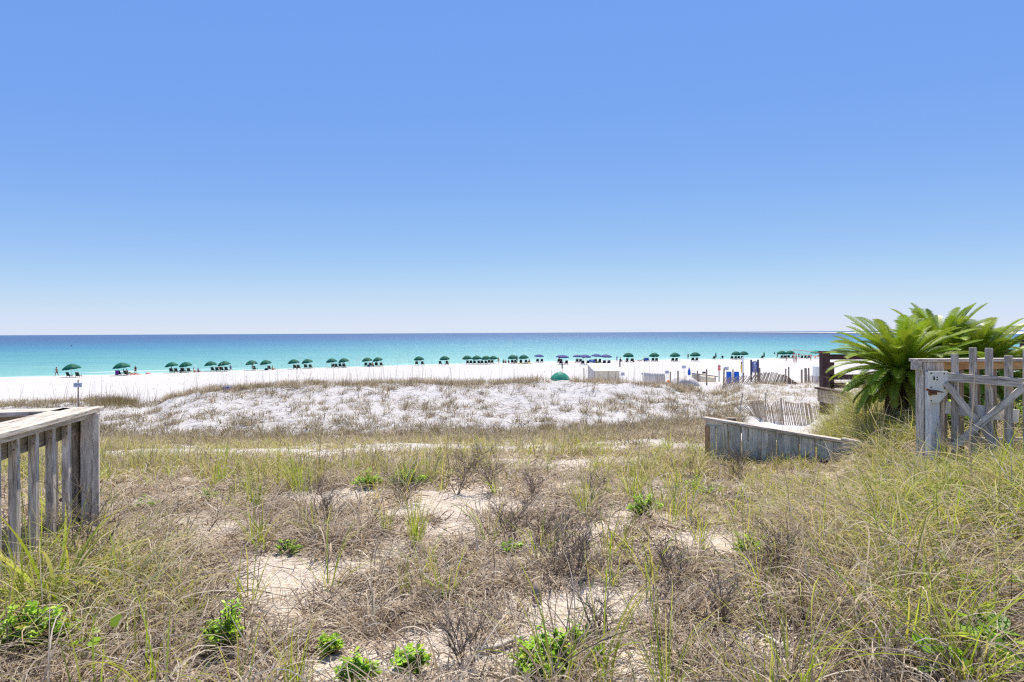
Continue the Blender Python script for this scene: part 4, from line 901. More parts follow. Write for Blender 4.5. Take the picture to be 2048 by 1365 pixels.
# white shed tent
def tent():
    Y0 = 58.0; g = gpos(1189, Y0)
    fl = pt(1188.8, 742.3, Y0); fr = pt(1238.7, 742.6, Y0); Yb = 62.2
    bl = pt(1175.5, 728.3, Yb); br = pt(1224.5, 728.3, Yb); zg = g.z - .25
    org = Vector(((fl.x + fr.x) / 2, Y0, zg)); t = thing('beach_shed', 'white shed-like canvas tent with a ribbed sloping roof behind the dune crest', 'tent', org)
    def wall(name, a, b, mat, folds):
        mb = MB(); n = folds; d = (b - a); nrm = Vector((d.y, -d.x, 0)).normalized(); vs = []
        for i in range(n + 1):
            f = i / n; p = a + d * f; off = nrm * (.035 * (i % 2))
            vs += [p + off, Vector((p.x, p.y, zg)) + off]
        mb.add(vs, [(2*i, 2*i+1, 2*i+3, 2*i+2) for i in range(n)]); o = mb.build(name, mat, t, org); m = o.modifiers.new('t', 'SOLIDIFY'); m.thickness = .02
    wall('front_wall', fl, fr, M['canvas_tan'], 26); wall('side_wall', Vector((fl.x - .02, fl.y, fl.z)), bl, M['canvas_white'], 10); wall('side_wall', fr, br, M['canvas_white'], 10); wall('back_wall', bl, br, M['canvas_white'], 16)
    mb = MB(); ov = 0.12; d = (fr - fl).normalized(); dn = (fl - bl).normalized()
    A = fl - d * ov + dn * ov + V(0, 0, .04); B = fr + d * ov * 2.2 + dn * ov + V(0, 0, .04); Cc = br + d * ov * 2.2 + V(0, 0, .06); D = bl - d * ov + V(0, 0, .06)
    n = 44; vs = []
    for i in range(n + 1):
        f = i / n; up = V(0, 0, .03 * (i % 4 == 0)); vs += [A.lerp(B, f) + up, D.lerp(Cc, f) + up]
    mb.add(vs, [(2*i, 2*i+2, 2*i+3, 2*i+1) for i in range(n)]); o = mb.build('roof', M['white_plastic'], t, org); m = o.modifiers.new('t', 'SOLIDIFY'); m.thickness = .03
tent()

# posts
def wood_post(name, px, ytop, Y, w, label, group=None, mat='pile', lean=0.0, ground=None):
    p = gpos(px, Y); top = zof(px, ytop, Y); mb = MB()
    n = 10; rr = w / 2
    mb.tube([(0, 0, -0.3), (lean * .5 * (top - p.z), 0, (top - p.z) * .5), (lean * (top - p.z), 0, top - p.z - .02), (lean * (top - p.z), 0, top - p.z)], [rr, rr, rr * .98, rr * .8], n)
    o = mb.build(name, M[mat]); o.location = p; return tag(o, label, 'post', group)
PG = 'weathered round posts at the beach entrance'
wood_post('wooden_post', 1167.5, 736, 60, .10, 'thin grey wooden post standing left of the white tent', PG)
wood_post('wooden_post', 1340.3, 744, 50, .11, 'wooden post right beside the orange net heap', PG)
wood_post('wooden_post', 1355.6, 742, 48, .13, 'wooden post in front of the grey tarp heap', PG)
wood_post('wooden_post', 1394.5, 742, 54, .13, 'wooden post at the left end of the tan canvas screen', PG)
wood_post('wooden_post', 1412.8, 739, 52, .14, 'tall wooden post before the middle of the tan canvas screen', PG)
wood_post('wooden_post', 1446.8, 737, 50, .13, 'wooden post at the left end of the leaning sand fence', PG, lean=0.03)
wood_post('wooden_post', 1465.5, 739.2, 50, .11, 'wooden post between the two blue barrels', PG)
wood_post('wooden_post', 1486.5, 745.9, 48, .11, 'short wooden post below the yellow strap board', PG)
wood_post('wooden_post', 1510.5, 737.4, 47, .12, 'brown wooden post in front of the blue notice board', PG)
wood_post('wooden_post', 1519, 736, 47, .12, 'grey wooden post just right of the blue notice board', PG)
wood_post('wooden_post', 1571, 738, 50, .11, 'grey wooden post, left of the pair at the fence end', PG)
wood_post('wooden_post', 1577, 734.6, 50, .12, 'grey wooden post, taller one of the pair at the fence end', PG)
wood_post('wooden_post', 1603, 739.4, 46, .14, 'dark green-grey post left of the thick brown one', PG)
wood_post('wooden_post', 1610.8, 736.4, 46, .19, 'thickest brown post left of the small picket fence', PG)
wood_post('wooden_post', 1617, 736.2, 47, .12, 'grey post touching the small picket fence', PG)
wood_post('wooden_post', 1124, 722.8, 112, .24, 'dark wooden post in front of the navy umbrellas', None, 'sign_dark')
wood_post('wooden_post', 1239.5, 720.6, 116, .26, 'dark wooden post beyond the right end of the white tent', None, 'sign_dark')

# signs
def sign(px, y0, y1, wpx, Y, label, mat='white_plastic', post=True, tilt=0.0, bars=2, barmat='sign_print', ground_y=None, postr=.02, posttop=None):
    p = gpos(px, Y); s = Y / F; w = wpx * s; zt = zof(px, y0, Y); zb = zof(px, y1, Y); h = zt - zb; zc = (zt + zb) / 2 - p.z
    t = thing('beach_sign', label, 'sign', p)
    if post:
        mb = MB(); mb.tube([(0, .03, -.2), (0, .03, (zof(px, posttop, Y) - p.z) if posttop else zc + h * .45)], postr, 6); mb.build('post', M['pile' if posttop else 'metal'], t)
    ax = (Vector((math.cos(tilt), 0, math.sin(tilt))), Vector((0, 1, 0)), Vector((-math.sin(tilt), 0, math.cos(tilt))))
    mb = MB(); mb.box((0, 0, zc), ax, (w / 2, .012, h / 2)); mb.build('panel', M[mat], t)
    for k in range(bars):
        f = (k + 1) / (bars + 1) - .5
        mb = MB(); mb.box(Vector((0, -.016, zc)) + ax[2] * (h * f), ax, (w * (.40 - .06 * (k % 2)), .003, h * .055)); mb.build('lettering', M[barmat], t)
    return t
sign(155, 766, 775, 16.5, 24, 'small pale green sign on a thin post behind the left deck rail', mat='sign_pale', bars=2, barmat='sign_print', postr=.028, posttop=760)
sign(1245, 745.3, 752, 8, 60, 'small white notice on a thin stake right of the white tent', bars=3)
sign(1285, 745.5, 750.3, 6, 56, 'small blue and white tilted sign at the left end of the white windscreen', tilt=.3, bars=2)
sign(1333.7, 741.6, 747.8, 8.4, 54, 'blue and white striped sign at the right end of the white windscreen', tilt=.06, bars=3, barmat='sign_blue')
sign(1367.6, 731.4, 737.5, 9, 84, 'white notice on a thin stake above the grey tarp heap', bars=3)
sign(1452.5, 734, 740.8, 9.5, 60, 'white notice above the left blue barrel', bars=3)

# blue notice board: two posts, arched panel with a white emblem and rows of lettering
def notice():
    Y = 66.0; s = Y / F; pc = gpos(1508.8, Y); t = thing('notice_board', 'blue arched notice board with white lettering between two dark posts', 'sign', pc)
    for px in (1502, 1515.8):
        x = (px - 1508.8) * s; mb = MB(); mb.beam((x, 0, -.6), (x, 0, zof(px, 719.8, Y) - pc.z), .16, .16); mb.build('post', M['sign_dark'], t, bevel=.01)
    zt = zof(1508, 722.8, Y) - pc.z; zm = zof(1508, 726.0, Y) - pc.z; zb = zof(1508, 744.6, Y) - pc.z; w = 5.6 * s
    arc = [(-w, zb), (w, zb), (w, zm)] + [(w * math.cos(a), zm + (zt - zm) * math.sin(a)) for a in [math.pi * k / 14 for k in range(1, 14)]] + [(-w, zm)]
    n = len(arc); mb = MB(); mb.add([(x, -.03, z) for x, z in arc] + [(x, .03, z) for x, z in arc], [tuple(range(n)), tuple(reversed(range(n, 2 * n)))] + [(k, k + n, (k + 1) % n + n, (k + 1) % n) for k in range(n)]); mb.build('panel', M['sign_blue'], t)
    # emblem: white palm-like roundel; then lines of lettering
    mb = MB(); r = .14; mb.add([(0, -.036, zm - .06)] + [(r * math.cos(a * math.pi / 8), -.036, zm - .06 + r * math.sin(a * math.pi / 8)) for a in range(16)], [(0, 1 + k, 1 + (k + 1) % 16) for k in range(16)]); mb.build('emblem', M['sign_pale'], t)
    for k in range(7):
        z = zm - .30 - k * .118; ww = w * (.72 if k < 2 else .6 - .07 * (k % 3)); x = -ww
        mb = MB()
        while x < ww - .02:
            L = random.uniform(.05, .13); mb.box((min(x + L / 2, ww), -.034, z), X3, (L / 2, .003, .018 if k else .03)); x += L + .03
        mb.build('lettering', M['sign_pale'], t)
    mb = MB(); mb.box((0, 0, zb - .09), X3, (w, .03, .035)); mb.build('crossbar', M['sign_dark'], t)
notice()

# marker post with two faded red rings
p = gpos(1437.7, 62); t = thing('marker_post', 'dark post with two faded red round badges left of the blue barrels', 'post', p); s = 62 / F
mb = MB(); mb.tube([(0, 0, -.3), (0, 0, zof(1437.7, 730, 62) - p.z)], .05, 8); mb.build('post', M['sign_dark'], t)
for y in (733.5, 738.8):
    mb = MB(); mb.lathe([(0, .02), (.14, .02), (.17, 0), (.17, -.03)], 14); o = mb.build('badge', M['pink_red'], t); o.rotation_euler = (R(90), 0, 0); o.location = (0, -.07, zof(1437.7, y, 62) - p.z)
# blue barrels
for px, lab in [(1457.7, 'bright blue barrel, left of the two behind the leaning sand fence'), (1472.7, 'bright blue barrel, right of the two behind the leaning sand fence')]:
    Y = 54; p = gpos(px, Y); h = zof(px, 744.6, Y) - p.z; r = 4.9 * Y / F
    t = thing('plastic_barrel', lab, 'barrel', p, group='blue barrels')
    mb = MB(); mb.lathe([(r * .9, -.1), (r, .02), (r, h * .3), (r * 1.03, h * .33), (r, h * .36), (r, h * .64), (r * 1.03, h * .67), (r, h * .70), (r * .97, h * .95), (r * .9, h)], 22); mb.build('drum', M['royal'], t)
    mb = MB(); mb.lathe([(r * .92, h), (r * .95, h + .03), (r * .88, h + .03), (r * .86, h - .01), (0.001, h - .01)], 22); mb.build('lid', M['royal'], t)
# tall board with yellow strap
p = gpos(1485, 56); t = thing('rescue_board', 'tall white board with a yellow strip hanging on its left edge', 'board', p)
mb = MB(); zt = zof(1485, 714, 56) - p.z; w = 1.8 * 56 / F; mb.add([(x, y, z) for y in (-.03, .03) for (x, z) in [(-w, -.2), (w, -.2), (w, zt * .92), (w * .6, zt * .98), (0, zt), (-w * .6, zt * .98), (-w, zt * .92)]], [tuple(range(7)), tuple(reversed(range(7, 14)))] + [(k, k + 7, (k + 1) % 7 + 7, (k + 1) % 7) for k in range(7)]); mb.build('board', M['white_plastic'], t)
mb = MB(); ya = zof(1484, 727, 56) - p.z; yb = zof(1484, 746, 56) - p.z
mb.tube([(-w - .05, -.06, ya), (-w - .09, -.08, ya * .6 + yb * .4), (-w - .05, -.07, yb)], [.05, .075, .06], 8); mb.build('strap', M['yellow'], t)
mb = MB(); mb.lathe([(0, .1), (.06, .07), (.07, 0), (0.03, -.06)], 8, (-w - .05, -.06, ya + .03)); mb.build('float', M['black'], t)

# windscreens, tarps
def screen(name, label, cat, pts, Y, mat, th=.04, folds=18, sag=.03, railmat=None):
    """pts: (px, ytop, ybot, Y)"""
    c = gpos(pts[0][0], pts[0][3]); t = thing(name, label, cat, c); mb = MB(); vs = []; n = 0
    for (a, b) in zip(pts[:-1], pts[1:]):
        for i in range(folds):
            f = i / folds; px = a[0] * (1 - f) + b[0] * f; yy = a[3] * (1 - f) + b[3] * f; y0 = a[1] * (1 - f) + b[1] * f; y1 = a[2] * (1 - f) + b[2] * f
            tp = pt(px, y0 + sag * 20 * math.sin(math.pi * f), yy); bt = pt(px, y1, yy); o_ = Vector((0, .06 * (i % 2) - .03, 0)); md = (tp + bt) / 2 + o_ * -1.6
            vs += [tp - c + o_ * .4, md - c, bt - c + o_]; n += 1
    mb.add(vs, [(3*i+k, 3*i+k+1, 3*i+4+k, 3*i+3+k) for i in range(n - 1) for k in range(2)], smooth=True); o = mb.build('canvas', mat, t); m = o.modifiers.new('t', 'SOLIDIFY'); m.thickness = th
    if railmat:
        mb = MB(); a, b = pts[0], pts[-1]; mb.beam(pt(a[0], a[1], a[3]) - c + V(0, 0, .05), pt(b[0], b[1], b[3]) - c + V(0, 0, .05), .08, .07); mb.build('top_rail', railmat, t)
    return t
screen('windscreen', 'white canvas windscreen with upright folds between the tent and the grey tarp', 'windscreen', [(1286, 744.5, 769, 52), (1308, 747, 770, 50.5), (1331.6, 747.5, 770, 51)], 52, M['canvas_white'], folds=14, sag=.02)
screen('canvas_screen', 'long tan canvas screen with a dark top edge behind two posts', 'screen', [(1383, 748, 764, 60), (1397, 747.5, 764, 60), (1434.5, 754.5, 765.5, 55)], 60, M['canvas_tan'], folds=10, sag=0, railmat=M['sign_dark'])
mb = MB(); p = pt(1407.5, 746.3, 57); mb.box((0, 0, 0), X3, (.16, .12, .06)); mb.box((0, 0, .09), X3, (.12, .09, .03)); o = mb.build('small_box', M['black'], bevel=.01); o.location = p; tag(o, 'small black box on top of the tan canvas screen', 'box')
def heap(name, label, cat, px, Y, wpx, ytop, mat, depth=1.2, seed=0, flat=.5):
    p = gpos(px, Y); w = wpx * Y / F / 2; h = zof(px, ytop, Y) - p.z + .1; mb = MB(); n, m_ = 26, 14; vs = []
    for i in range(n):
        for j in range(m_):
            u = i / (n - 1) * 2 - 1; v = j / (m_ - 1) * 2 - 1
            e = (1 - abs(u) ** 3) ** flat * (1 - abs(v) ** 4) ** .6
            nz = float(fbm(np.array([u * 3 + seed]), np.array([v * 2.3]), seed, 3)[0]); vs.append((u * w, v * depth, -.15 + h * e * (0.72 + .5 * nz)))
    mb.add(vs, [(i*m_+j, (i+1)*m_+j, (i+1)*m_+j+1, i*m_+j+1) for i in range(n-1) for j in range(m_-1)], smooth=True)
    o = mb.build(name, mat); o.location = p; tag(o, label, cat); m2 = o.modifiers.new('t', 'SOLIDIFY'); m2.thickness = .03; return o
heap('tarp_heap', 'long grey tarp draped over a heap behind the two front posts', 'tarp', 1368, 52, 50, 751.5, M['canvas_grey'], 1.4, 3)
heap('tarp_heap', 'low grey blue tarp mound behind the dune crest left of the green umbrella', 'tarp', 1049, 52, 42, 757.2, M['canvas_grey'], 1.2, 9)
heap('net_heap', 'crumpled orange plastic net at the right end of the windscreen', 'net', 1336, 46, 9, 758.5, M['orange'], .3, 5, .8)
mb = MB(); p = gpos(1136.5, 44); mb.box((0, 0, zof(1136, 763.5, 44) - p.z - .2), X3, (.3, .2, .2)); 
for k in range(3): mb.box((0, -.21, zof(1136, 763.5, 44) - p.z - .08 - .12 * k), X3, (.3, .01, .04))
o = mb.build('wooden_crate', M['pile'], bevel=.006); o.location = p; tag(o, 'small brown wooden crate in the grass below the bright green umbrella', 'crate')
# blue cooler at the crest
p = gpos(455, 35.8); p.z = zof(455, 781, 35.8); t = thing('blue_box', 'blue plastic box half buried on the dune crest', 'box', p)
mb = MB(); mb.box((0, 0, .06), X3, (.2, .14, .13)); mb.build('tub', M['royal'], t, bevel=.01); mb = MB(); mb.box((0, 0, .205), X3, (.215, .15, .018)); mb.build('lid', M['royal'], t, bevel=.005)
# pale cabinet by the small picket fence
p = gpos(1634, 56); t = thing('white_cabinet', 'pale grey upright cabinet beside the brown fence post', 'cabinet', p); h = zof(1634, 731, 56) - p.z; w = 6 * 56 / F
mb = MB(); mb.box((0, 0, h / 2 - .1), X3, (w, .3, h / 2)); mb.build('cabinet_body', M['white_plastic'], t, bevel=.015)
for k in range(5): mb = MB(); mb.box((-w * .75 + w * 1.5 * k / 4, -.303, h / 2 - .1), X3, (.008, .004, h * .46)); mb.build('rib', M['metal'], t)

# volleyball net
A = pt(1587, 699.6, 156); B = pt(1650, 706.9, 130); A0 = pt(1587, 707.8, 156); B0 = pt(1650, 715, 130); gA = hgt(A.x, A.y); org = Vector((A.x, A.y, gA))
t = thing('volleyball_net', 'red taped beach volleyball net across the sand', 'net', org)
for (a, nm) in ((A, 'net_post'), (B, 'net_post')):
    mb = MB(); mb.tube([Vector((a.x, a.y, hgt(a.x, a.y) - .3)), a + V(0, 0, .25)], .035, 8); mb.build(nm, M['red'], t, org)
for a, b in ((A, B), (A0, B0)):
    mb = MB(); mb.beam(a, b, .02, .09); mb.build('tape', M['red'], t, org)
mb = MB()
for k in range(1, 60):
    f = k / 60; mb.tube([A.lerp(B, f), A0.lerp(B0, f)], .004, 3, cap=False)
for k in range(1, 6): mb.tube([A.lerp(A0, k / 6), B.lerp(B0, k / 6)], .004, 3, cap=False)
mb.build('netting', M['black'], t, org)
p = hit(1637, 716.5); t = thing('orange_tent', 'low orange beach shelter behind the right end of the volleyball net', 'tent', p)
mb = MB(); n = 14; vs = []
for i in range(n):
    a = math.pi * i / (n - 1); vs += [(1.3 * math.cos(a), -.6, .95 * math.sin(a) - .03), (1.0 * math.cos(a), .8, .6 * math.sin(a) - .03)]
mb.add(vs, [(2*i, 2*i+1, 2*i+3, 2*i+2) for i in range(n-1)], smooth=True); o = mb.build('shell', M['orange'], t); m = o.modifiers.new('t', 'SOLIDIFY'); m.thickness = .02
mb = MB(); mb.tube([vs[2 * i] for i in range(n)], .02, 6); mb.build('hoop', M['metal'], t)

# ------------------------------------------------------------------ sand fences
def picket_line(t, bases, tops, n, org, w=.028, th=.012, mat='picket', jit=.02):
    """every picket a part; bases and tops are lists of points to interpolate"""
    def ip(L, f): x = f * (len(L) - 1); i = min(int(x), len(L) - 2); return L[i].lerp(L[i + 1], x - i)
    res = []
    for k in range(n):
        f = min(max((k + random.uniform(-.2, .2)) / (n - 1), 0), 1); b = ip(bases, f); a = ip(tops, f) + V(random.uniform(-jit, jit), random.uniform(-jit, jit), random.uniform(-jit, jit) * 2)
        d = (a - b).normalized(); mb = MB(); mb.beam(b - d * .15, a, w, th, up=(0, 1, 0), col=tuple([random.uniform(.7, 1.15)] * 3)); mb.build('picket', M[mat], t, org); res.append((b, a))
    for lev in (.25, .6, .85):
        mb = MB(); mb.tube([b.lerp(a, lev) for b, a in res], .004, 4, cap=False); mb.build('wire', M['rust'], t, org)
# upper leaning fence, Y about 44
L1 = [(1443, 771.5, 1452, 754), (1452, 773, 1466, 756), (1470, 771.5, 1484, 751), (1490, 769.5, 1503, 751.5), (1505, 769.5, 1516, 747.5), (1517, 769.5, 1528, 745.5), (1530, 769.5, 1538, 744.7), (1543, 769, 1550, 745.5), (1551, 769.5, 1560, 749), (1562, 771, 1569, 750), (1571, 772, 1576, 753), (1580, 772, 1580, 756.5), (1588, 771.5, 1586, 761), (1597, 771, 1590, 765)]
b_ = [pt(a, b, 43.5) for a, b, c, d in L1]; a_ = [pt(c, d, 43.2) for a, b, c, d in L1]
for v in b_: v.z = min(v.z, hgt(v.x, v.y) + .0) if abs(hgt(v.x, v.y) - v.z) < .3 else v.z
t = thing('sand_fence', 'upper leaning sand fence of thin pickets along the far dune top', 'fence', b_[0], group='wire and picket sand fences'); picket_line(t, b_, a_, 62, b_[0], w=.046, th=.02, mat='pile')
L2 = [(1474, 818, 1464, 808, 24.5), (1500, 829, 1482, 815, 24), (1511, 831, 1498, 804.5, 23.4), (1517, 835, 1505.5, 802, 22.8), (1523, 841, 1514, 800.5, 22.2), (1533, 846, 1523, 801.5, 21.6), (1547, 851, 1540, 812, 21), (1559, 853, 1550, 805, 20.6), (1568, 856, 1562, 799, 20.2), (1590, 859, 1578, 806, 19.8), (1603, 862, 1594, 807, 19.4), (1616, 864, 1608, 805, 19), (1630, 866, 1620, 809, 18.8), (1645, 866, 1636, 813, 18.6), (1672, 866, 1668, 815, 18.4)]
b_ = [pt(a, b, Y) for a, b, c, d, Y in L2]; a_ = [pt(c, d, Y - .1) for a, b, c, d, Y in L2]
t = thing('sand_fence', 'lower sand fence with bent leftmost pickets behind the grey plank wall', 'fence', b_[0], group='wire and picket sand fences'); picket_line(t, b_, a_, 66, b_[0], w=.026, th=.012, jit=.012)
wood_post('fence_stake', 1477, 786.5, 23, .05, 'tall thin grey stake leaning at the left end of the lower sand fence', None, 'grey_wood', lean=.16)
wood_post('fence_stake', 1529.5, 785.5, 23.5, .05, 'upright thin grey stake rising behind the lower sand fence', None, 'grey_wood', lean=.02)
wood_post('fence_stake', 1561.5, 796, 21.5, .06, 'short pale stake among the middle pickets of the lower sand fence', None, 'grey_wood', lean=.0)
L3 = [(1613, 765, 1613, 750, 46), (1628, 765.5, 1627, 752.5, 45.5), (1646, 766, 1645, 752.5, 45)]
b_ = [pt(a, b, Y) for a, b, c, d, Y in L3]; a_ = [pt(c, d, Y) for a, b, c, d, Y in L3]
t = thing('sand_fence', 'short upright picket fence right of the thick brown post', 'fence', b_[0], group='wire and picket sand fences'); picket_line(t, b_, a_, 17, b_[0], w=.035, th=.014)

# ------------------------------------------------------------------ left deck corner
def deck():
    ztop = 7.414; org = Vector((-3.42, 4.6, 6.2)); t = thing('deck_railing', 'weathered grey deck railing with a thick corner post at the left edge', 'railing', org)
    d = Vector((0.27, -1.18, 0)).normalized(); n_ = Vector((-d.y, d.x, 0)) * -1      # n_ points to -X (inside)
    if n_.x > 0: n_ = -n_
    R0 = Vector((-3.35, 4.66, 0)); Lr = 3.2
    def P(s, w, z): return R0 + d * s + n_ * w + V(0, 0, z)
    # cap: two boards side by side with a fine gap, and the second layer below
    for w0 in (0.07, 0.215):
        mb = MB(); mb.beam(P(-.02, w0, ztop - .019), P(Lr, w0, ztop - .019), .138, .036); mb.build('cap_board', M['grey_wood'], t, org, bevel=.005)
    mb = MB(); mb.beam(P(.0, .055, ztop - .058), P(Lr, .055, ztop - .058), .036, .036); mb.build('cap_edge', M['grey_wood'], t, org, bevel=.004)
    mb = MB(); mb.beam(P(.15, .145, ztop - .14), P(Lr, .145, ztop - .14), .036, .135); mb.build('top_rail', M['mossy_wood'], t, org, bevel=.004)
    mb = MB(); mb.beam(P(.15, .145, 6.46), P(Lr, .145, 6.46), .036, .12); mb.build('bottom_rail', M['mossy_wood'], t, org, bevel=.004)
    # corner post and the darker inner post
    mb = MB(); mb.beam((-3.392, 4.57, 6.0), (-3.392, 4.57, ztop - .04), .118, .118, up=V(math.sin(R(33)), -math.cos(R(33)), 0)); mb.build('corner_post', M['grey_wood'], t, org, bevel=.007)
    mb = MB(); mb.beam((-3.50, 4.56, 6.0), (-3.50, 4.56, ztop - .04), .08, .10, up=V(.2, -1, 0)); mb.build('inner_post', M['mossy_wood'], t, org, bevel=.006)
    nb_ = MB()
    for px in (132, 100, 66, 27, -12):
        u = (px - 1024) / F; q = R0 + n_ * .075; s_ = (u * q.y - q.x) / (d.x - u * d.y)
        for zz in (ztop - .10, ztop - .15, 6.45): c_ = P(s_, .078, zz); nb_.tube([c_, c_ - n_ * .004], .006, 6)
    nb_.build('nails', M['rust'], t, org)
    for px in (132, 100, 66, 27, -12, -62, -130):
        # where the line w=.10 meets that pixel column
        u = (px - 1024) / F; q = R0 + n_ * .10; s = (u * q.y - q.x) / (d.x - u * d.y)
        mb = MB(); mb.beam(P(s, .10, 6.27 + random.uniform(-.03, .03)), P(s, .10, ztop - .04), .046, .048, up=d, col=tuple([random.uniform(.8, 1.12)] * 3)); mb.build('baluster', M['grey_wood'], t, org, bevel=.004)
    # return section along the far edge
    e = Vector((-1, -.2, 0)).normalized(); n2 = Vector((-e.y, e.x, 0)); n2 = n2 if n2.y > 0 else -n2
    Q0 = Vector((-3.52, 4.50, 0))
    def Q(s, w, z): return Q0 + e * s + n2 * w + V(0, 0, z)
    mb = MB(); mb.beam(Q(0, -.0, ztop - .019), Q(2.2, -.0, ztop - .019), .20, .036); mb.build('cap_board', M['grey_wood'], t, org, bevel=.005)
    mb = MB(); mb.beam(Q(0, .0, ztop - .11), Q(2.2, .0, ztop - .11), .036, .135); mb.build('top_rail', M['mossy_wood'], t, org, bevel=.004)
    mb = MB(); mb.beam(Q(0, .0, 6.43), Q(2.2, .0, 6.43), .036, .16); mb.build('bottom_rail', M['mossy_wood'], t, org, bevel=.004)
    for k in range(14):
        mb = MB(); mb.beam(Q(.12 + k * .135, .045, 6.2), Q(.12 + k * .135, .045, ztop - .04), .045, .045, up=(0, 1, 0), col=tuple([random.uniform(.9, 1.2)] * 3)); mb.build('baluster', M['grey_wood'], t, org, bevel=.004)
    mb = MB(); q = P(.12, .19, 6.72) ; mb.tube([q + V(.0, -.055, 0), q + V(0.0, -.085, 0)], .014, 8); mb.build('bolt', M['rust'], t, org)
    mb = MB()
    for k in range(16): mb.beam(V(-5.8, 4.35 - k * .145, 6.33), V(-3.58 + k * .03, 4.35 - k * .145, 6.33), .138, .036)
    mb.build('deck_boards', M['grey_wood'], t, org, bevel=.004)
deck()

# ------------------------------------------------------------------ plank wall
def plank_wall():
    A = pt(1411, 836, 11.0); B = pt(1724, 890, 8.4); zt = 6.35; A.z = B.z = zt; org = Vector((A.x, A.y, 5.5)); d = (B - A); L = d.length; d.normalize(); nr = Vector((d.y, -d.x, 0)); nr = nr if nr.y < 0 else -nr
    t = thing('plank_wall', 'low retaining wall of uneven greenish grey planks with one orange plank', 'wall', org)
    n = 21
    for k in range(n):
        w = L / n; c = A + d * (w * (k + .5)); top = zt - .05 - (.11 * (1 - k / 4) if 0 < k < 3 else 0) - (0.1 if k == 0 else 0) - random.uniform(0, .02); lean = random.uniform(-.02, .02)
        p0 = Vector((c.x, c.y, 5.2)) + nr * random.uniform(.022, .032); p1 = Vector((c.x, c.y, top)) + nr * random.uniform(.022, .032) + d * lean
        mb = MB(); mb.beam(p0, p1, w * random.uniform(.88, .97), .024, up=nr, col=tuple([random.uniform(.72, 1.15)] * 3)); o = mb.build('plank', M['fresh_wood'] if k == 0 else M['plank_wood'], t, org, bevel=.003)
        if k == 0: o['label'] = 'orange new plank'
    mb = MB(); mb.beam(A + V(0, 0, -.1), B + V(0, 0, -.1), .036, .17); mb.build('backing_board', M['plank_wood'], t, org, bevel=.004)
    mb = MB(); mb.beam(A + V(0, 0, -.01) - d * .03 + nr * .03, B + V(0, 0, -.01) + nr * .03, .13, .036); mb.build('cap_board', M['grey_wood'], t, org, bevel=.004)
    q = A + d * .45 + nr * -.17; mb = MB(); mb.tube([q + V(0, 0, -1), q + V(0, 0, .02), q + V(0, 0, .035)], [.085, .085, .078], 16); mb.build('pile', M['pile'], t, org)
    # the second length, stepping back to the right
    A2 = B + V(-.2, .16, .03); B2 = A2 + d * 1.9 + V(0, 0, -.05)
    mb = MB(); mb.beam(A2, B2, .10, .036); mb.build('cap_board', M['grey_wood'], t, org, bevel=.004)
    for k in range(13):
        c = A2.lerp(B2, (k + .5) / 13) + nr * .03; mb = MB(); mb.beam(Vector((c.x, c.y, 5.7)), Vector((c.x, c.y, c.z - .02)), .135, .024, up=nr, col=tuple([random.uniform(.6, 1.0)] * 3)); mb.build('plank', M['plank_wood'], t, org, bevel=.003)
plank_wall()

# ------------------------------------------------------------------ right railing and gate
def railing_right():
    Y = 6.55; z = zof(1850, 717.5, Y); x0 = pt(1826, 0, Y).x; org = Vector((x0, Y, 6.3)); t = thing('porch_railing', 'weathered wooden railing with flat cap in front of the sago palms', 'railing', org)
    mb = MB(); mb.beam((x0, Y, z - .019), (8.2, Y, z - .019), .15, .036); mb.build('cap_board', M['grey_wood'], t, org, bevel=.005)
    mb = MB(); mb.beam((x0 + .2, Y + .02, z - .085), (8.2, Y + .02, z - .085), .036, .085); mb.build('top_rail', M['fresh_wood'], t, org, bevel=.004)
    mb = MB(); mb.beam((x0, Y - .02, z - .019 - .045), (x0 + .045, Y - .02, z - .065), .13, .13); mb.build('cap_end', M['grey_wood'], t, org, bevel=.006)
    mb = MB(); mb.beam((x0 + .2, Y + .02, 6.72), (8.2, Y + .02, 6.72), .036, .085); mb.build('bottom_rail', M['grey_wood'], t, org, bevel=.004)
    for px, w, yt in ((1849, .128, 0), (1872, .13, .02)):
        p = pt(px, 0, Y); mb = MB(); mb.beam((p.x, Y + yt, 5.9), (p.x, Y + yt, z - .04), .128, .128, up=(0, 1, 0)); mb.build('post', M['grey_wood'], t, org, bevel=.007)
    for k in range(18):
        x = x0 + .40 + k * .192; mb = MB(); mb.beam((x, Y + .065, 6.5), (x, Y + .065, z - .04), .05, .05, up=(0, 1, 0), col=tuple([random.uniform(.85, 1.1)] * 3)); mb.build('baluster', M['mossy_wood'], t, org, bevel=.004)
railing_right()
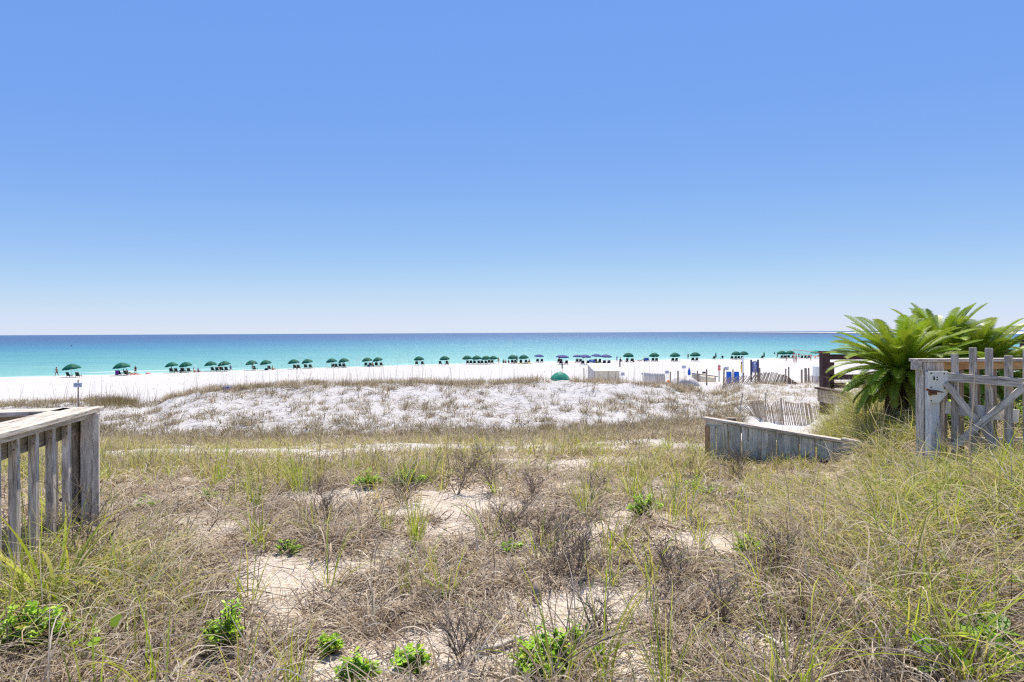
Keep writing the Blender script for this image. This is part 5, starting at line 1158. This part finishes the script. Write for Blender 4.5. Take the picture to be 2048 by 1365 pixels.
def gate():
    a = pt(1878, 746, 6.38); b = pt(2048, 757.5, 6.0); a.z = zof(1878, 744.5, 6.38); d = (b - a); Lg = d.length; dd = d.normalized(); b2 = a + d * 1.9
    org = Vector((a.x, a.y, 6.4)); t = thing('wooden_gate', 'weathered wooden picket gate with an X brace and a white latch plate', 'gate', org)
    up = V(0, 0, 1); nr = Vector((dd.y, -dd.x, 0)).normalized(); nr = nr if nr.y < 0 else -nr
    h = .095
    mb = MB(); mb.beam(a - up * h / 2, b2 - up * h / 2, .04, h); mb.build('top_rail', M['grey_wood'], t, org, bevel=.005)
    st = pt(1869, 0, 6.36); mb = MB(); mb.beam((st.x, 6.40, 6.1), (st.x, 6.40, zof(1869, 744, 6.4)), .10, .09, up=(0, 1, 0), col=(1, 1, 1)); mb.build('stile', M['pale_wood'], t, org, bevel=.006)
    for i, (px, yt) in enumerate([(1909, 708), (1946.5, 695.5), (1977, 696.5), (2016, 711), (2054, 700), (2092, 704)]):
        f = (px - 1878) / (2048 - 1878); c = a + d * f - nr * .045; Yc = c.y; x = (px - 1024) / F * Yc
        mb = MB(); mb.beam((x, Yc, 6.35), (x + random.uniform(-.005, .005), Yc, zof(px, yt, Yc)), .055, .05, up=(0, 1, 0), col=tuple([random.uniform(.85, 1.15)] * 3)); mb.build('picket', M['grey_wood'], t, org, bevel=.004)
    def on(px, py, off=0.0):
        f = (px - 1878) / (2048 - 1878); Yc = (a + d * f).y + off; return pt(px, py, Yc)
    mb = MB(); mb.beam(on(1890, 766, -.03), on(1995, 895, -.03), .065, .034, up=nr); mb.build('brace', M['grey_wood'], t, org, bevel=.004)
    mb = MB(); mb.beam(on(1905, 895, -.075), on(2062, 762, -.075), .065, .038, up=nr); mb.build('brace', M['grey_wood'], t, org, bevel=.004)
    mb = MB(); mb.beam(on(1890, 815, .09), on(2037, 833, .09), .138, .014, up=nr); mb.build('white_board', M['white_plastic'], t, org, bevel=.003)
    # latch plate with a cut corner
    Yp = 6.325; pts = [(1858, 743), (1896, 743), (1896, 786), (1876, 808), (1858, 806)]
    v = [pt(px, py, Yp) for px, py in pts]; n = len(v); mb = MB(); mb.add(v + [q + V(0, .02, 0) for q in v], [tuple(reversed(range(n))), tuple(range(n, 2 * n))] + [(k, (k + 1) % n, (k + 1) % n + n, k + n) for k in range(n)])
    pl = mb.build('latch_plate', M['old_white'], t, org, bevel=.002)
    mb = MB()
    for px, py in [(1862, 747), (1888.5, 748), (1862, 775), (1888.5, 777), (1862, 802), (1874, 755), (1874, 760)]: 
        c = pt(px, py, Yp - .003); mb.tube([c, c + V(0, -.004, 0)], .007, 8)
    mb.build('screws', M['black'], pl, org)
    mb = MB(); c = pt(1867.5, 757, Yp); mb.box(c + V(0, -.002, 0), X3, (.008, .003, .02)); mb.build('keyhole', M['black'], pl, org)
    mb = MB(); mb.tube([pt(1852, 778, Yp - .02), pt(1860, 783, Yp - .03), pt(1870, 782.5, Yp - .035), pt(1886, 785, Yp - .02)], [.012, .014, .011, .005], 8)
    mb.tube([pt(1869, 783, Yp - .04), pt(1869.5, 790, Yp - .045)], [.02, .022], 10); mb.tube([pt(1860, 786, Yp - .01), pt(1860, 788.5, Yp - .04)], .02, 10); mb.build('latch_bolt', M['rust'], t, org)
gate()

# brown painted fence behind the palm
def brown_fence():
    Y = 15.0; s = Y / F; A = pt(1649, 0, Y); z = zof(1649, 702.5, Y); g = 6.2; org = Vector((A.x, Y, g)); t = thing('brown_fence', 'dark brown painted fence with a flat top rail behind the sago palm', 'fence', org)
    mb = MB(); mb.beam((A.x, Y, g - .4), (A.x, Y, z - .05), .19, .19, up=(0, 1, 0)); mb.build('post', M['brown_paint'], t, org, bevel=.008)
    mb = MB(); mb.beam((A.x + .19, Y + .08, g - .4), (A.x + .19, Y + .08, z - .3), .16, .12, up=(0, 1, 0)); mb.build('post', M['brown_paint'], t, org, bevel=.008)
    mb = MB(); mb.beam((A.x - .11, Y, z - .02), (A.x + 5.2, Y, z - .02), .28, .04); mb.build('top_rail', M['brown_paint'], t, org, bevel=.006)
    for zz in (z - .16, zof(1649, 755, Y), zof(1649, 772, Y)):
        mb = MB(); mb.beam((A.x + .1, Y + .04, zz), (A.x + 5.2, Y + .04, zz), .04, .14); mb.build('rail', M['brown_paint'], t, org, bevel=.006)
    for k in range(1, 3): mb = MB(); mb.beam((A.x + k * 2.4, Y + .05, g - .4), (A.x + k * 2.4, Y + .05, z - .05), .15, .15, up=(0, 1, 0)); mb.build('post', M['brown_paint'], t, org, bevel=.008)
    Y2 = 14.4; a = pt(1634, 776, Y2); b = pt(1700, 791, 13.2); b.z = a.z - .02; org2 = Vector((a.x, a.y, a.z - .4)); t2 = thing('step_wall', 'low wall of grey boards with a brown cap below the brown fence post', 'wall', org2)
    mb = MB(); mb.beam(a, b, .16, .045); mb.build('cap_board', M['brown_paint'], t2, org2, bevel=.005)
    for k in range(10): c = a.lerp(b, (k + .5) / 10) + V(.04, .03, 0); mb = MB(); mb.beam((c.x, c.y, c.z - .34), (c.x, c.y, c.z - .03), .11, .03, up=(0, 1, 0), col=tuple([random.uniform(.8, 1.2)] * 3)); mb.build('plank', M['grey_wood'], t2, org2, bevel=.003)
brown_fence()
wood_post('dark_post', 2047, 672, 11.0, .12, 'dark brown post at the right edge beyond the palm fronds', None, 'brown_paint')

# ------------------------------------------------------------------ sago palms
def frond(base, az, el, L, droop, rngl, dead=0.0, nleaf=84):
    """a rachis with two rows of narrow leaflets: vertices, quads, colours"""
    S = 12; pts = [Vector(base)]; dirs = []
    for k in range(S):
        t_ = (k + .5) / S; e = el - droop * t_ ** 1.5; dvec = Vector((math.cos(e) * math.sin(az), math.cos(e) * math.cos(az), math.sin(e))); dirs.append(dvec); pts.append(pts[-1] + dvec * (L / S))
    dirs.append(dirs[-1]); side = Vector((math.cos(az), -math.sin(az), 0)); V_, F_, C_ = [], [], []
    gcol = Vector((0.15, 0.27, 0.014)) * rngl.uniform(.7, 1.5); ycol = Vector((0.50, 0.54, 0.04)); br = Vector((0.32, 0.22, 0.09))
    base_c = gcol.lerp(ycol, rngl.uniform(0.05, .45)); base_c = base_c.lerp(br, dead)
    for k in range(nleaf):
        t_ = 0.10 + 0.90 * k / nleaf; x = t_ * S; i = min(int(x), S - 1); p = pts[i].lerp(pts[i + 1], x - i); dv = dirs[i]; upv = side.cross(dv).normalized() * 1.0
        if upv.z < 0: upv = -upv
        ll = L * 0.122 * min(1, (t_ * 5) ** .6) * (1 if t_ < .8 else max(.25, 1 - ((t_ - .8) / .2) ** 2 * .75)) * rngl.uniform(.9, 1.08)
        for s_ in (-1, 1):
            dl = (side * s_ * .82 + dv * .50 + upv * .38).normalized(); w = .0044
            mid = p + dl * ll * .55 + upv * .0; tip = p + dl * ll + V(0, 0, -.012); wv = dv * w
            b0 = len(V_); c = base_c * rngl.uniform(.8, 1.2); tipc = base_c.lerp(br, rngl.uniform(.1, .6) if t_ > .6 else .1)
            V_ += [p - wv, p + wv, mid + wv, mid - wv, tip + wv * .2, tip - wv * .2]; F_ += [(b0, b0+1, b0+2, b0+3), (b0+3, b0+2, b0+4, b0+5)]; C_ += [c, c, c, c, tipc, tipc]
    rc = ycol.lerp(br, dead) * 1.1                                    # rachis
    for k in range(S):
        b0 = len(V_); w = .010 * (1 - k / S * .7); a_, b__ = pts[k], pts[k + 1]
        V_ += [a_ - side * w, a_ + side * w, b__ + side * w * .9, b__ - side * w * .9]; F_ += [(b0, b0+1, b0+2, b0+3)]; C_ += [rc] * 4
    return V_, F_, C_
def sago(px, Y, zc, scale, nf, label, seed, trunk_r=.20, group='sago palms'):
    rl = random.Random(seed); x = (px - 1024) / F * Y; g = hgt(x, Y); c = Vector((x, Y, zc)); org = Vector((x, Y, g))
    t = thing('sago_palm', label, 'palm', org, group=group)
    V_, F_, C_ = [], [], []
    for k in range(nf):
        az = k * 2.399963 + rl.uniform(-.25, .25); q = (k + .5) / nf
        el = R(78) - R(104) * q ** 0.85 + rl.uniform(-.1, .1); L = scale * rl.uniform(.88, 1.12) * (0.80 + .25 * math.sin(math.pi * min(1, q + .2)))
        v, f, cc = frond(c + V(math.sin(az) * .05, math.cos(az) * .05, rl.uniform(-.08, .06) - .12 * q), az, el, L, rl.uniform(.3, 1.0) + .25 * q, rl, dead=max(0, rl.uniform(-.6, .5)) if q > .72 else 0)
        b0 = len(V_); V_ += v; F_ += [tuple(b0 + i for i in ff) for ff in f]; C_ += cc
    np_mesh('crown', np.array([tuple(v - org) for v in V_]), np.array(F_), np.array([tuple(q) for q in C_]), M['palm'], t)
    # shaggy trunk: a core with pointed old leaf bases
    h = zc - g; mb = MB(); mb.tube([(0, 0, -.2), (0, 0, h * .3), (0, 0, h * .75), (0, 0, h)], [trunk_r, trunk_r * 1.05, trunk_r * .95, trunk_r * .6], 16, cap=True)
    core = mb.build('trunk', M['trunk'], t)
    mb = MB()
    for k in range(560):
        a = k * 2.399963; z = (k / 560) * h; r = trunk_r * 1.0; o_ = Vector((math.cos(a), math.sin(a), 0)); p = o_ * r + V(0, 0, z); q = p + (o_ * .6 + V(0, 0, rl.uniform(.2, 1.0))).normalized() * rl.uniform(.05, .10)
        s_ = Vector((-o_.y, o_.x, 0)) * .016; mb.add([p - s_, p + s_, q], [(0, 1, 2)], col=tuple([rl.uniform(.5, 1.6)] * 3))
    mb.build('leaf_bases', M['trunk'], core)
    # pale tuft of young fronds at the heart
    return t
M['palm'] = leafy('palm_leaf', 0.28, 0.42, 0.35)
M['trunk'] = plain('palm_trunk_fibre', (0.075, 0.055, 0.042), 0.95, 0.1, 0.6, 45)
sago(1800, 8.9, 7.42, .98, 150, 'left sago palm with a thick shaggy dark trunk beside the railing post', 3)
sago(1880, 9.9, 7.58, 0.96, 130, 'middle sago palm, tallest crown, standing behind the railing end', 8)
sago(1958, 9.5, 7.36, 1.0, 130, 'right sago palm whose fronds spread behind the gate to the right edge', 15)

# ------------------------------------------------------------------ plants of the near dune
def leaves_np(P, D, U, L, W, col):
    """leaf blades: base P, direction D, up U; two quads each, folded along the midrib"""
    S = np.cross(D, U); S /= np.linalg.norm(S, axis=1)[:, None] + 1e-9; n = len(P); L = L[:, None]; W = W[:, None]
    b = P; m_ = P + D * L * .62 + U * L * -.04; t_ = P + D * L + U * L * -.10; l_ = P + D * L * .62 + S * W * .5 + U * L * .05; r_ = P + D * L * .62 - S * W * .5 + U * L * .05
    V_ = np.stack([b, l_, t_, m_, r_], 1).reshape(-1, 3); i = np.arange(n)[:, None] * 5; F_ = np.concatenate([i + np.array([[0, 3, 2, 1]]), i + np.array([[0, 4, 2, 3]])], 1).reshape(-1, 4)
    return V_, F_, np.repeat(col, 5, 0)
LEAFG = np.array([(0.34, 0.60, 0.04), (0.42, 0.68, 0.05), (0.50, 0.74, 0.08), (0.20, 0.40, 0.03), (0.58, 0.72, 0.10)])
def leafy_shrub(px, py, wpx, hpx, label, seed, leaf=.028, n=26, wide=.42, pal=LEAFG, group='small bright green leafy shrubs', name='leafy_shrub', sparse=1.0):
    r = np.random.default_rng(seed); p = hit(px, py); s = p.y / F; w = wpx * s / 2; h = hpx * s
    t = thing(name, label, 'shrub', p, group=group)
    nt_ = int(n * sparse); a = r.uniform(0, 6.283, nt_); rr = np.sqrt(r.uniform(0, 1, nt_)); hh_ = h * np.clip(1 - .55 * rr ** 2, .2, 1) * r.uniform(.45, 1.0, nt_)
    tip = np.stack([w * rr * np.cos(a), w * rr * np.sin(a) * .8, hh_], 1)
    mb = MB(); 
    for q in tip: 
        q = Vector(q); mb.tube([(q.x * .15, q.y * .15, -.03), (q.x * .6, q.y * .6, q.z * .45), q], [.004, .003, .002], 4, cap=False)
    mb.build('stems', M['twig'], t)
    rr2 = r.uniform(.5, 1.15, nt_); tip *= rr2[:, None]; per = 13; T = np.repeat(tip, per, 0); N = len(T); az = r.uniform(0, 6.283, N); el = r.uniform(-.1, 1.0, N)
    D = np.stack([np.cos(el) * np.sin(az), np.cos(el) * np.cos(az), np.sin(el)], 1); U = np.stack([-np.sin(el) * np.sin(az), -np.sin(el) * np.cos(az), np.cos(el)], 1)
    down = r.uniform(0, 1, N) ** 2 * .5; P = T * np.stack([1 - down * .4, 1 - down * .4, 1 - down], 1)
    c = pal[r.integers(0, len(pal), N)] * r.uniform(.8, 1.2, (N, 1)); c[r.uniform(0, 1, N) < .05] = (0.5, 0.42, 0.06)
    v, f, cc = leaves_np(P, D, U, leaf * r.uniform(.7, 1.3, N), leaf * wide * r.uniform(.8, 1.2, N), c)
    np_mesh('foliage', v, f, cc, M['leaf'], t)
SH = [(733, 975, 44, 28, 'bright green leafy shrub, left of the pair beyond the open sand', .035, 30, .5), (812, 975, 62, 34, 'bright green leafy shrub, right and larger of the pair beyond the open sand', .035, 46, .5),
      (1287, 1033, 52, 36, 'rounded dense green shrub among dry stalks right of the dark twigs', .030, 46, .5), (290, 1018, 34, 22, 'small green shrub in dry grass right of the deck post', .03, 18, .5), (413, 1000, 34, 18, 'low green shrub half hidden in dry grass, second right of the deck post', .03, 16, .5),
      (1016, 1107, 42, 22, 'small green seedling shrub in the middle of the dry patch', .028, 12, .6), (1505, 1120, 70, 44, 'loose green shrub at the foot of tall blades on the right bank', .034, 24, .6), (1152, 1290, 38, 42, 'upright small leafy plant right of the bottom green shrub', .03, 14, .6),
      (447, 1310, 80, 105, 'tallest loose leafy shrub at the bottom left on open sand', .030, 40, .6), (655, 1310, 50, 46, 'small leafy plant on gravelly sand left of the central grass', .032, 14, .6), (818, 1345, 72, 52, 'two-lobed leafy plant on gravelly sand at the bottom centre', .034, 20, .7),
      (1088, 1352, 130, 80, 'widest leafy green shrub at the bottom centre', .032, 80, .6), (1196, 1330, 24, 34, 'tiny upright leafy plant right of the widest shrub', .03, 7, .6), (70, 1300, 130, 80, 'wide leafy green patch in the bottom left corner', .036, 70, .6),
      (712, 1372, 70, 60, 'leafy plant cut by the bottom edge left of centre', .034, 22, .7), (575, 1108, 44, 24, 'sparse small-leaved green plant in dry thatch left of centre', .02, 16, .6), (1395, 990, 60, 30, 'pale green leafy plant in the thatch right of the rounded shrub', .03, 16, .5)]
for i, (a, b, c, d, lab, lf, n, wd) in enumerate(SH): k_ = 1.35 if b < 1130 else 1.15; n = int(n * k_ * 1.2); leafy_shrub(a, b, c * k_, d * k_, lab, 50 + i, lf, n, wd)

for i, (px_, Y_, lab) in enumerate([(1905, 7.5, 'yellow-green leafy bush seen between the slats left of the gate brace'), (1958, 7.7, 'yellow-green leafy bush seen between the middle slats of the gate'), (2020, 7.5, 'yellow-green leafy bush seen between the rightmost slats')]):
    q_ = Vector(((px_ - 1024) / F * Y_, Y_, 0)); py_ = hy(px_) + (CAMZ - hgt(q_.x, Y_)) / Y_ * F
    HITY = Y_; leafy_shrub(px_, py_, 62, 95, lab, 90 + i, .05, 60, .5, LEAFG * .9, 'bushes behind the railing')
def bare_shrub(px, py, hpx, label, seed, spread=.7, n0=8):
    rl = random.Random(seed); p = hit(px, py); h = hpx * p.y / F; mb = MB()
    def grow(q, d, L, r, lev):
        pts = [q]; dd = d
        for k in range(3): dd = (dd + Vector((rl.gauss(0, .13), rl.gauss(0, .13), rl.gauss(.03, .08)))).normalized(); pts.append(pts[-1] + dd * L / 3)
        mb.tube(pts, [r, r * .85, r * .7, r * .5], 4, cap=False, col=tuple([rl.uniform(.6, 1.5)] * 3))
        if lev > 0:
            for k in range(rl.randint(3, 4)):
                i = rl.randint(1, 3); nd = (dd + Vector((rl.gauss(0, .55), rl.gauss(0, .55), rl.gauss(.1, .3)))).normalized(); grow(pts[i], nd, L * rl.uniform(.45, .75), r * .6, lev - 1)
    for k in range(n0):
        a = rl.uniform(0, 6.28); grow(Vector((rl.gauss(0, .02), rl.gauss(0, .02), -.02)), Vector((math.cos(a) * spread * rl.uniform(.2, 1), math.sin(a) * spread * rl.uniform(.2, 1), 1)).normalized(), h * rl.uniform(.6, .95), .0055, 3)
    o = mb.build('bare_shrub', M['twig_col']); o.location = p; tag(o, label, 'shrub', 'leafless twiggy shrubs')
def twig_mat():
    m, n, l, b, out = new_mat('twig_variegated'); a = n.new('ShaderNodeAttribute'); a.attribute_name = 'Col'
    c = mix(n, l, 1.0, a.outputs['Color'], (0.20, 0.155, 0.12), 'MULTIPLY'); l.new(c, b.inputs['Base Color']); b.inputs['Roughness'].default_value = .9; return m
M['twig_col'] = twig_mat()
for i, (a, b, c, lab) in enumerate([(912, 990, 75, 'dense leafless grey shrub at the upper edge of the open sand'), (985, 985, 60, 'leafless twiggy shrub right of the dense grey one'), (1150, 1160, 85, 'dark leafless stems standing over the brown litter patch'),
        (1108, 1150, 75, 'dark leafless stems left of those over the brown litter patch'), (1025, 1085, 70, 'small dark dead bush near the middle of the dune'), (1062, 1000, 50, 'dark twiggy bush right of the two grey ones beyond the sand'), (948, 948, 50, 'leafless twiggy shrub behind the dense grey one'), (1190, 1010, 45, 'leafless bush among the yellow-green clumps left of the rounded shrub'), (1075, 1085, 60, 'dark upright stems above the brown litter patch, farthest of them'), (1130, 1110, 60, 'dark upright stems standing right at the back of the brown litter'), (1350, 1170, 70, 'low tangled dark shrub right of the lower bare sand'), (1440, 1240, 80, 'dark dead twigs beside the pale split wood'), (800, 1010, 60, 'thin leafless stems left of the upright clump on open sand'), (1480, 960, 70, 'leafless grey shrub before the plank wall'), (645, 1050, 70, 'thin leafless stems on open sand left of centre'),
        (1205, 1290, 110, 'tall thin dark stalk cluster near the bottom centre'), (935, 1330, 90, 'thin dark branching stems on the gravelly sand at the bottom'), (1560, 1150, 90, 'dark leafless bush in the thatch on the right bank'), (185, 1140, 130, 'dark leafless branch in front of the deck post')]):
    bare_shrub(a, b, c, lab, 300 + i, n0=(6 if c < 100 else 5), spread=.9 if c < 100 else .4)

def grass_clump(px, py, hpx, label, seed, n=40, pal=GREEN, tip=YELG, rad=.05, w=(.004, .008), bend=(0.0, 1.0), el=(1.15, 1.57), name='grass_clump', group='separate green grass clumps', dry=14):
    global rng
    keep = rng; rng = np.random.default_rng(seed); p = hit(px, py); h = hpx * p.y / F * 1.12; cx = np.array([p.x]); cy = np.array([p.y])
    parts = [tufts(cx, cy, n, rad, h, el, bend, .35, w, pal, tip, segs=8)]
    if dry: parts.append(tufts(cx, cy, dry, rad * 1.2, h * .6, (.4, 1.3), (1.2, 3.0), .8, (.003, .005), STRAW, GREY, segs=7))
    v, f, c = merge(parts); o = np_mesh(name, v, f, c, M['blade'], loc=tuple(p)); tag(o, label, 'grass clump', group); rng = keep
G = [(828, 1088, 90, 'upright green grass clump alone on the open sand', 60, .05), (772, 1065, 60, 'small upright grass clump left of the one on open sand', 26, .04), (512, 1020, 80, 'green grass clump left of the tall arching one', 46, .07), (600, 985, 100, 'large arching grass clump beyond the dry thatch, left of centre', 90, .16),
     (625, 1075, 80, 'yellow-green clump below the large arching one', 34, .05), (880, 1195, 105, 'long bladed green clump below the open sand', 18, .05), (805, 1195, 75, 'thin upright blades left of the long bladed clump', 12, .04), (1265, 1000, 90, 'tall yellow-green clump behind the rounded shrub', 60, .1), (1165, 1030, 85, 'yellow-green clump left of the rounded shrub', 44, .08),
     (1258, 1125, 110, 'few long green blades right of the dark stalks', 12, .04), (1400, 1100, 100, 'tall fine green clump on the right bank, left of the loose shrub', 24, .06), (1488, 1118, 120, 'tall green clump rising out of the loose shrub', 24, .05), (1185, 955, 70, 'yellow-green clump at the upper edge right of centre', 40, .08), (710, 950, 55, 'upright green clump behind the paired leafy shrubs', 26, .06),
     (340, 960, 60, 'green clump beyond the small shrub right of the deck post', 40, .08), (1330, 1385, 190, 'long yellow-green blades rising from the bottom edge right of centre', 30, .08), (1590, 1390, 250, 'long arching blades at the bottom edge on the right', 26, .07), (1840, 1300, 230, 'tall blades in the bottom right dry clump', 22, .06),
     (590, 1375, 130, 'upright green clump at the bottom edge left of centre', 26, .05), (380, 1235, 90, 'green blades behind the grey dry clump at lower left', 22, .06), (1640, 1130, 120, 'green clump in the middle of the right bank', 34, .08), (1780, 1080, 140, 'green clump on the upper right bank', 40, .1), (1560, 1000, 80, 'yellow-green clump below the left end of the plank wall', 40, .1),
     (1930, 1010, 130, 'dense green clump below the gate', 60, .12), (2010, 960, 130, 'bright green clump at the right edge below the gate', 60, .14), (60, 1180, 160, 'tall curling clump in front of the deck balusters', 40, .12)]
for i, (a, b, c, lab, n, rad) in enumerate(G): grass_clump(a, b, c, lab, 700 + i, n=n, rad=rad, bend=(0.0, .7) if i in (0, 1, 6, 18) else (0.1, 1.7))
# grey dry clumps with curling blades
for i, (a, b, c, lab, n) in enumerate([(300, 1290, 120, 'pale grey dry clump of curling blades at lower left', 260), (960, 1270, 80, 'dry grey clump of curled blades right of the gravel', 170), (850, 1240, 70, 'dry tan clump of curled blades at lower centre', 130), (1010, 1230, 70, 'dry straw clump beside the brown stump', 110),
        (1150, 1000, 60, 'dry arching clump left of the rounded shrub', 140), (1340, 1250, 70, 'small dark-hearted dry tuft on bare sand', 60), (1390, 1190, 80, 'dry clump of pale blades right of the bare sand', 150), (1760, 1270, 140, 'large grey dry clump of curling blades at lower right', 300), (1440, 1370, 110, 'straw coloured dry clump at the bottom right of centre', 240), (600, 940, 50, 'dark dry clump behind the large arching one', 120), (2010, 1120, 120, 'dark grey dry clump in the shade at the right edge', 200)]):
    grass_clump(a, b, c, lab, 800 + i, n=n, pal=np.concatenate([GREY, STRAW]), tip=STRAW, rad=.11, w=(.0025, .005), bend=(1.2, 4.0), el=(.5, 1.5), name='dry_clump', group='dry curling grass clumps', dry=0)
# broad pleated blades at the lower left
for i, (a, b, c, lab, n, ww, bd) in enumerate([(110, 1215, 165, 'broad bright green blades in front of the deck railing', 24, (.014, .028), (.2, 1.1)), (175, 1175, 110, 'long broad yellow-green blade leaning right past the deck post', 3, (.03, .04), (.3, .6)), (60, 1245, 150, 'stiff blue-green blades in the lower left corner', 8, (.010, .018), (.0, .4))]):
    grass_clump(a, b, c, lab, 860 + i, n=n, w=ww, bend=bd, el=(.75, 1.5) if i != 1 else (.55, .75), pal=GREEN[:4] * 1.1, tip=YELG, name='broad_blade_plant', group='broad bladed plants at the deck', dry=0, rad=.05)
# round leaved creeper, lower right
def creeper(px, py, label, seed, n=9, L=.10):
    r = np.random.default_rng(seed); p = hit(px, py); t = thing('round_leaf_creeper', label, 'creeper', p, group='round leaved creepers')
    a = r.uniform(0, 6.283, n); d_ = r.uniform(.03, .24, n); X = d_ * np.cos(a); Y = d_ * np.sin(a); Z = height(p.x + X, p.y + Y) - p.z + r.uniform(.03, .14, n)
    v, f, c = [], [], []; mb = MB()
    for k in range(n):
        az = r.uniform(0, 6.28); el = r.uniform(.1, 1.1); D = Vector((math.cos(el) * math.sin(az), math.cos(el) * math.cos(az), math.sin(el))); U = Vector((-math.sin(el) * math.sin(az), -math.sin(el) * math.cos(az), math.cos(el))); S = D.cross(U); P = Vector((X[k], Y[k], Z[k])); l = L * r.uniform(.7, 1.2)
        ring = [P] + [P + D * l * (.5 - .5 * math.cos(th)) + S * l * .48 * math.sin(th) * (1 if th < math.pi else 1) + U * l * (.10 * abs(math.sin(th))) for th in [2 * math.pi * q / 12 for q in range(1, 12)]]
        mid = P + D * l * .5
        b0 = len(v); v += ring + [mid]; m_ = len(ring); 
        for q in range(m_): f.append((b0 + m_, b0 + q, b0 + (q + 1) % m_))
        cc = LEAFG[r.integers(0, 5)] * .9; c += [cc] * (m_ + 1); mb.tube([(X[k] * .5, Y[k] * .5, Z[k] - .12), P], .003, 5, cap=False)
    np_mesh('foliage', np.array([tuple(q) for q in v]), np.array(f), np.array(c), M['leaf'], t); mb.build('stems', M['twig'], t)
for i, (a, b, lab) in enumerate([(1950, 1300, 'round-leaved creeper left of the reddish dry patch at lower right'), (2030, 1330, 'round-leaved creeper in the bottom right corner'), (2020, 1200, 'round-leaved creeper at the right edge above the corner one'), (1860, 1355, 'few round leaves at the bottom edge near the right corner'), (120, 1335, 'two round leaves low in the bottom left dry grass')]):
    creeper(a, b, lab, 40 + i, n=(15 if i < 3 else 5), L=(.085 if i < 4 else .055))
# driftwood
def driftwood(px0, py0, px1, py1, wpx, label, mat='grey_wood'):
    a = hit(px0, py0); b = hit(px1, py1); L = (b - a).length; w = wpx * a.y / F / 2; mb = MB(); n = 9
    pts = [a.lerp(b, k / (n - 1)) + V(random.uniform(-.01, .01), random.uniform(-.01, .01), .012 + w * .5 + random.uniform(0, .008)) - a for k in range(n)]
    mb.tube(pts, [w * (0.35 + .65 * math.sin(math.pi * (k + .8) / (n + .6)) ** .6) for k in range(n)], 7); o = mb.build('driftwood', M[mat]); o.location = a; o.scale = (1, 1, .8); tag(o, label, 'driftwood')
driftwood(1448, 1112, 1492, 1165, 9, 'pale split wood lying in the thatch on the right'); driftwood(960, 1308, 1048, 1280, 13, 'grey bark slab beside the bottom centre shrub'); driftwood(1165, 1272, 1262, 1262, 7, 'dark thin branch lying on the bare sand at the bottom centre')
driftwood(1620, 1188, 1690, 1192, 7, 'flat grey board piece in the lower right thatch'); driftwood(1510, 1270, 1640, 1345, 9, 'long pale plank sunk in sand at lower right'); driftwood(208, 1018, 232, 1016, 8, 'small white piece of wood just right of the deck post')
mb = MB(); p = hit(1070, 1205); mb.tube([(0, 0, -.03), (.004, 0, .06), (-.004, .01, .12)], [.035, .03, .012], 9); o = mb.build('dead_stump', M['pile']); o.location = p; tag(o, 'short brown dead stump with dry blades around it', 'stump')
# tall dry stalk before the gate
p = hit(1942, 905, 4.0) if False else Vector(((1945 - 1024) / F * 4.6, 4.6, hgt((1945 - 1024) / F * 4.6, 4.6)))
mb = MB(); tp = pt(1950, 731, 4.5) - p; mb.tube([(0, 0, 0), (-.03, 0, tp.z * .45), (tp.x * .6, tp.y * .5, tp.z * .75), tp], [.008, .007, .005, .002], 6); o = mb.build('dry_stalk', plain('straw_stalk', (0.66, 0.52, 0.34), .8, .1, .2, 30)); o.location = p; tag(o, 'single tall dry stalk standing in front of the gate', 'stalk')
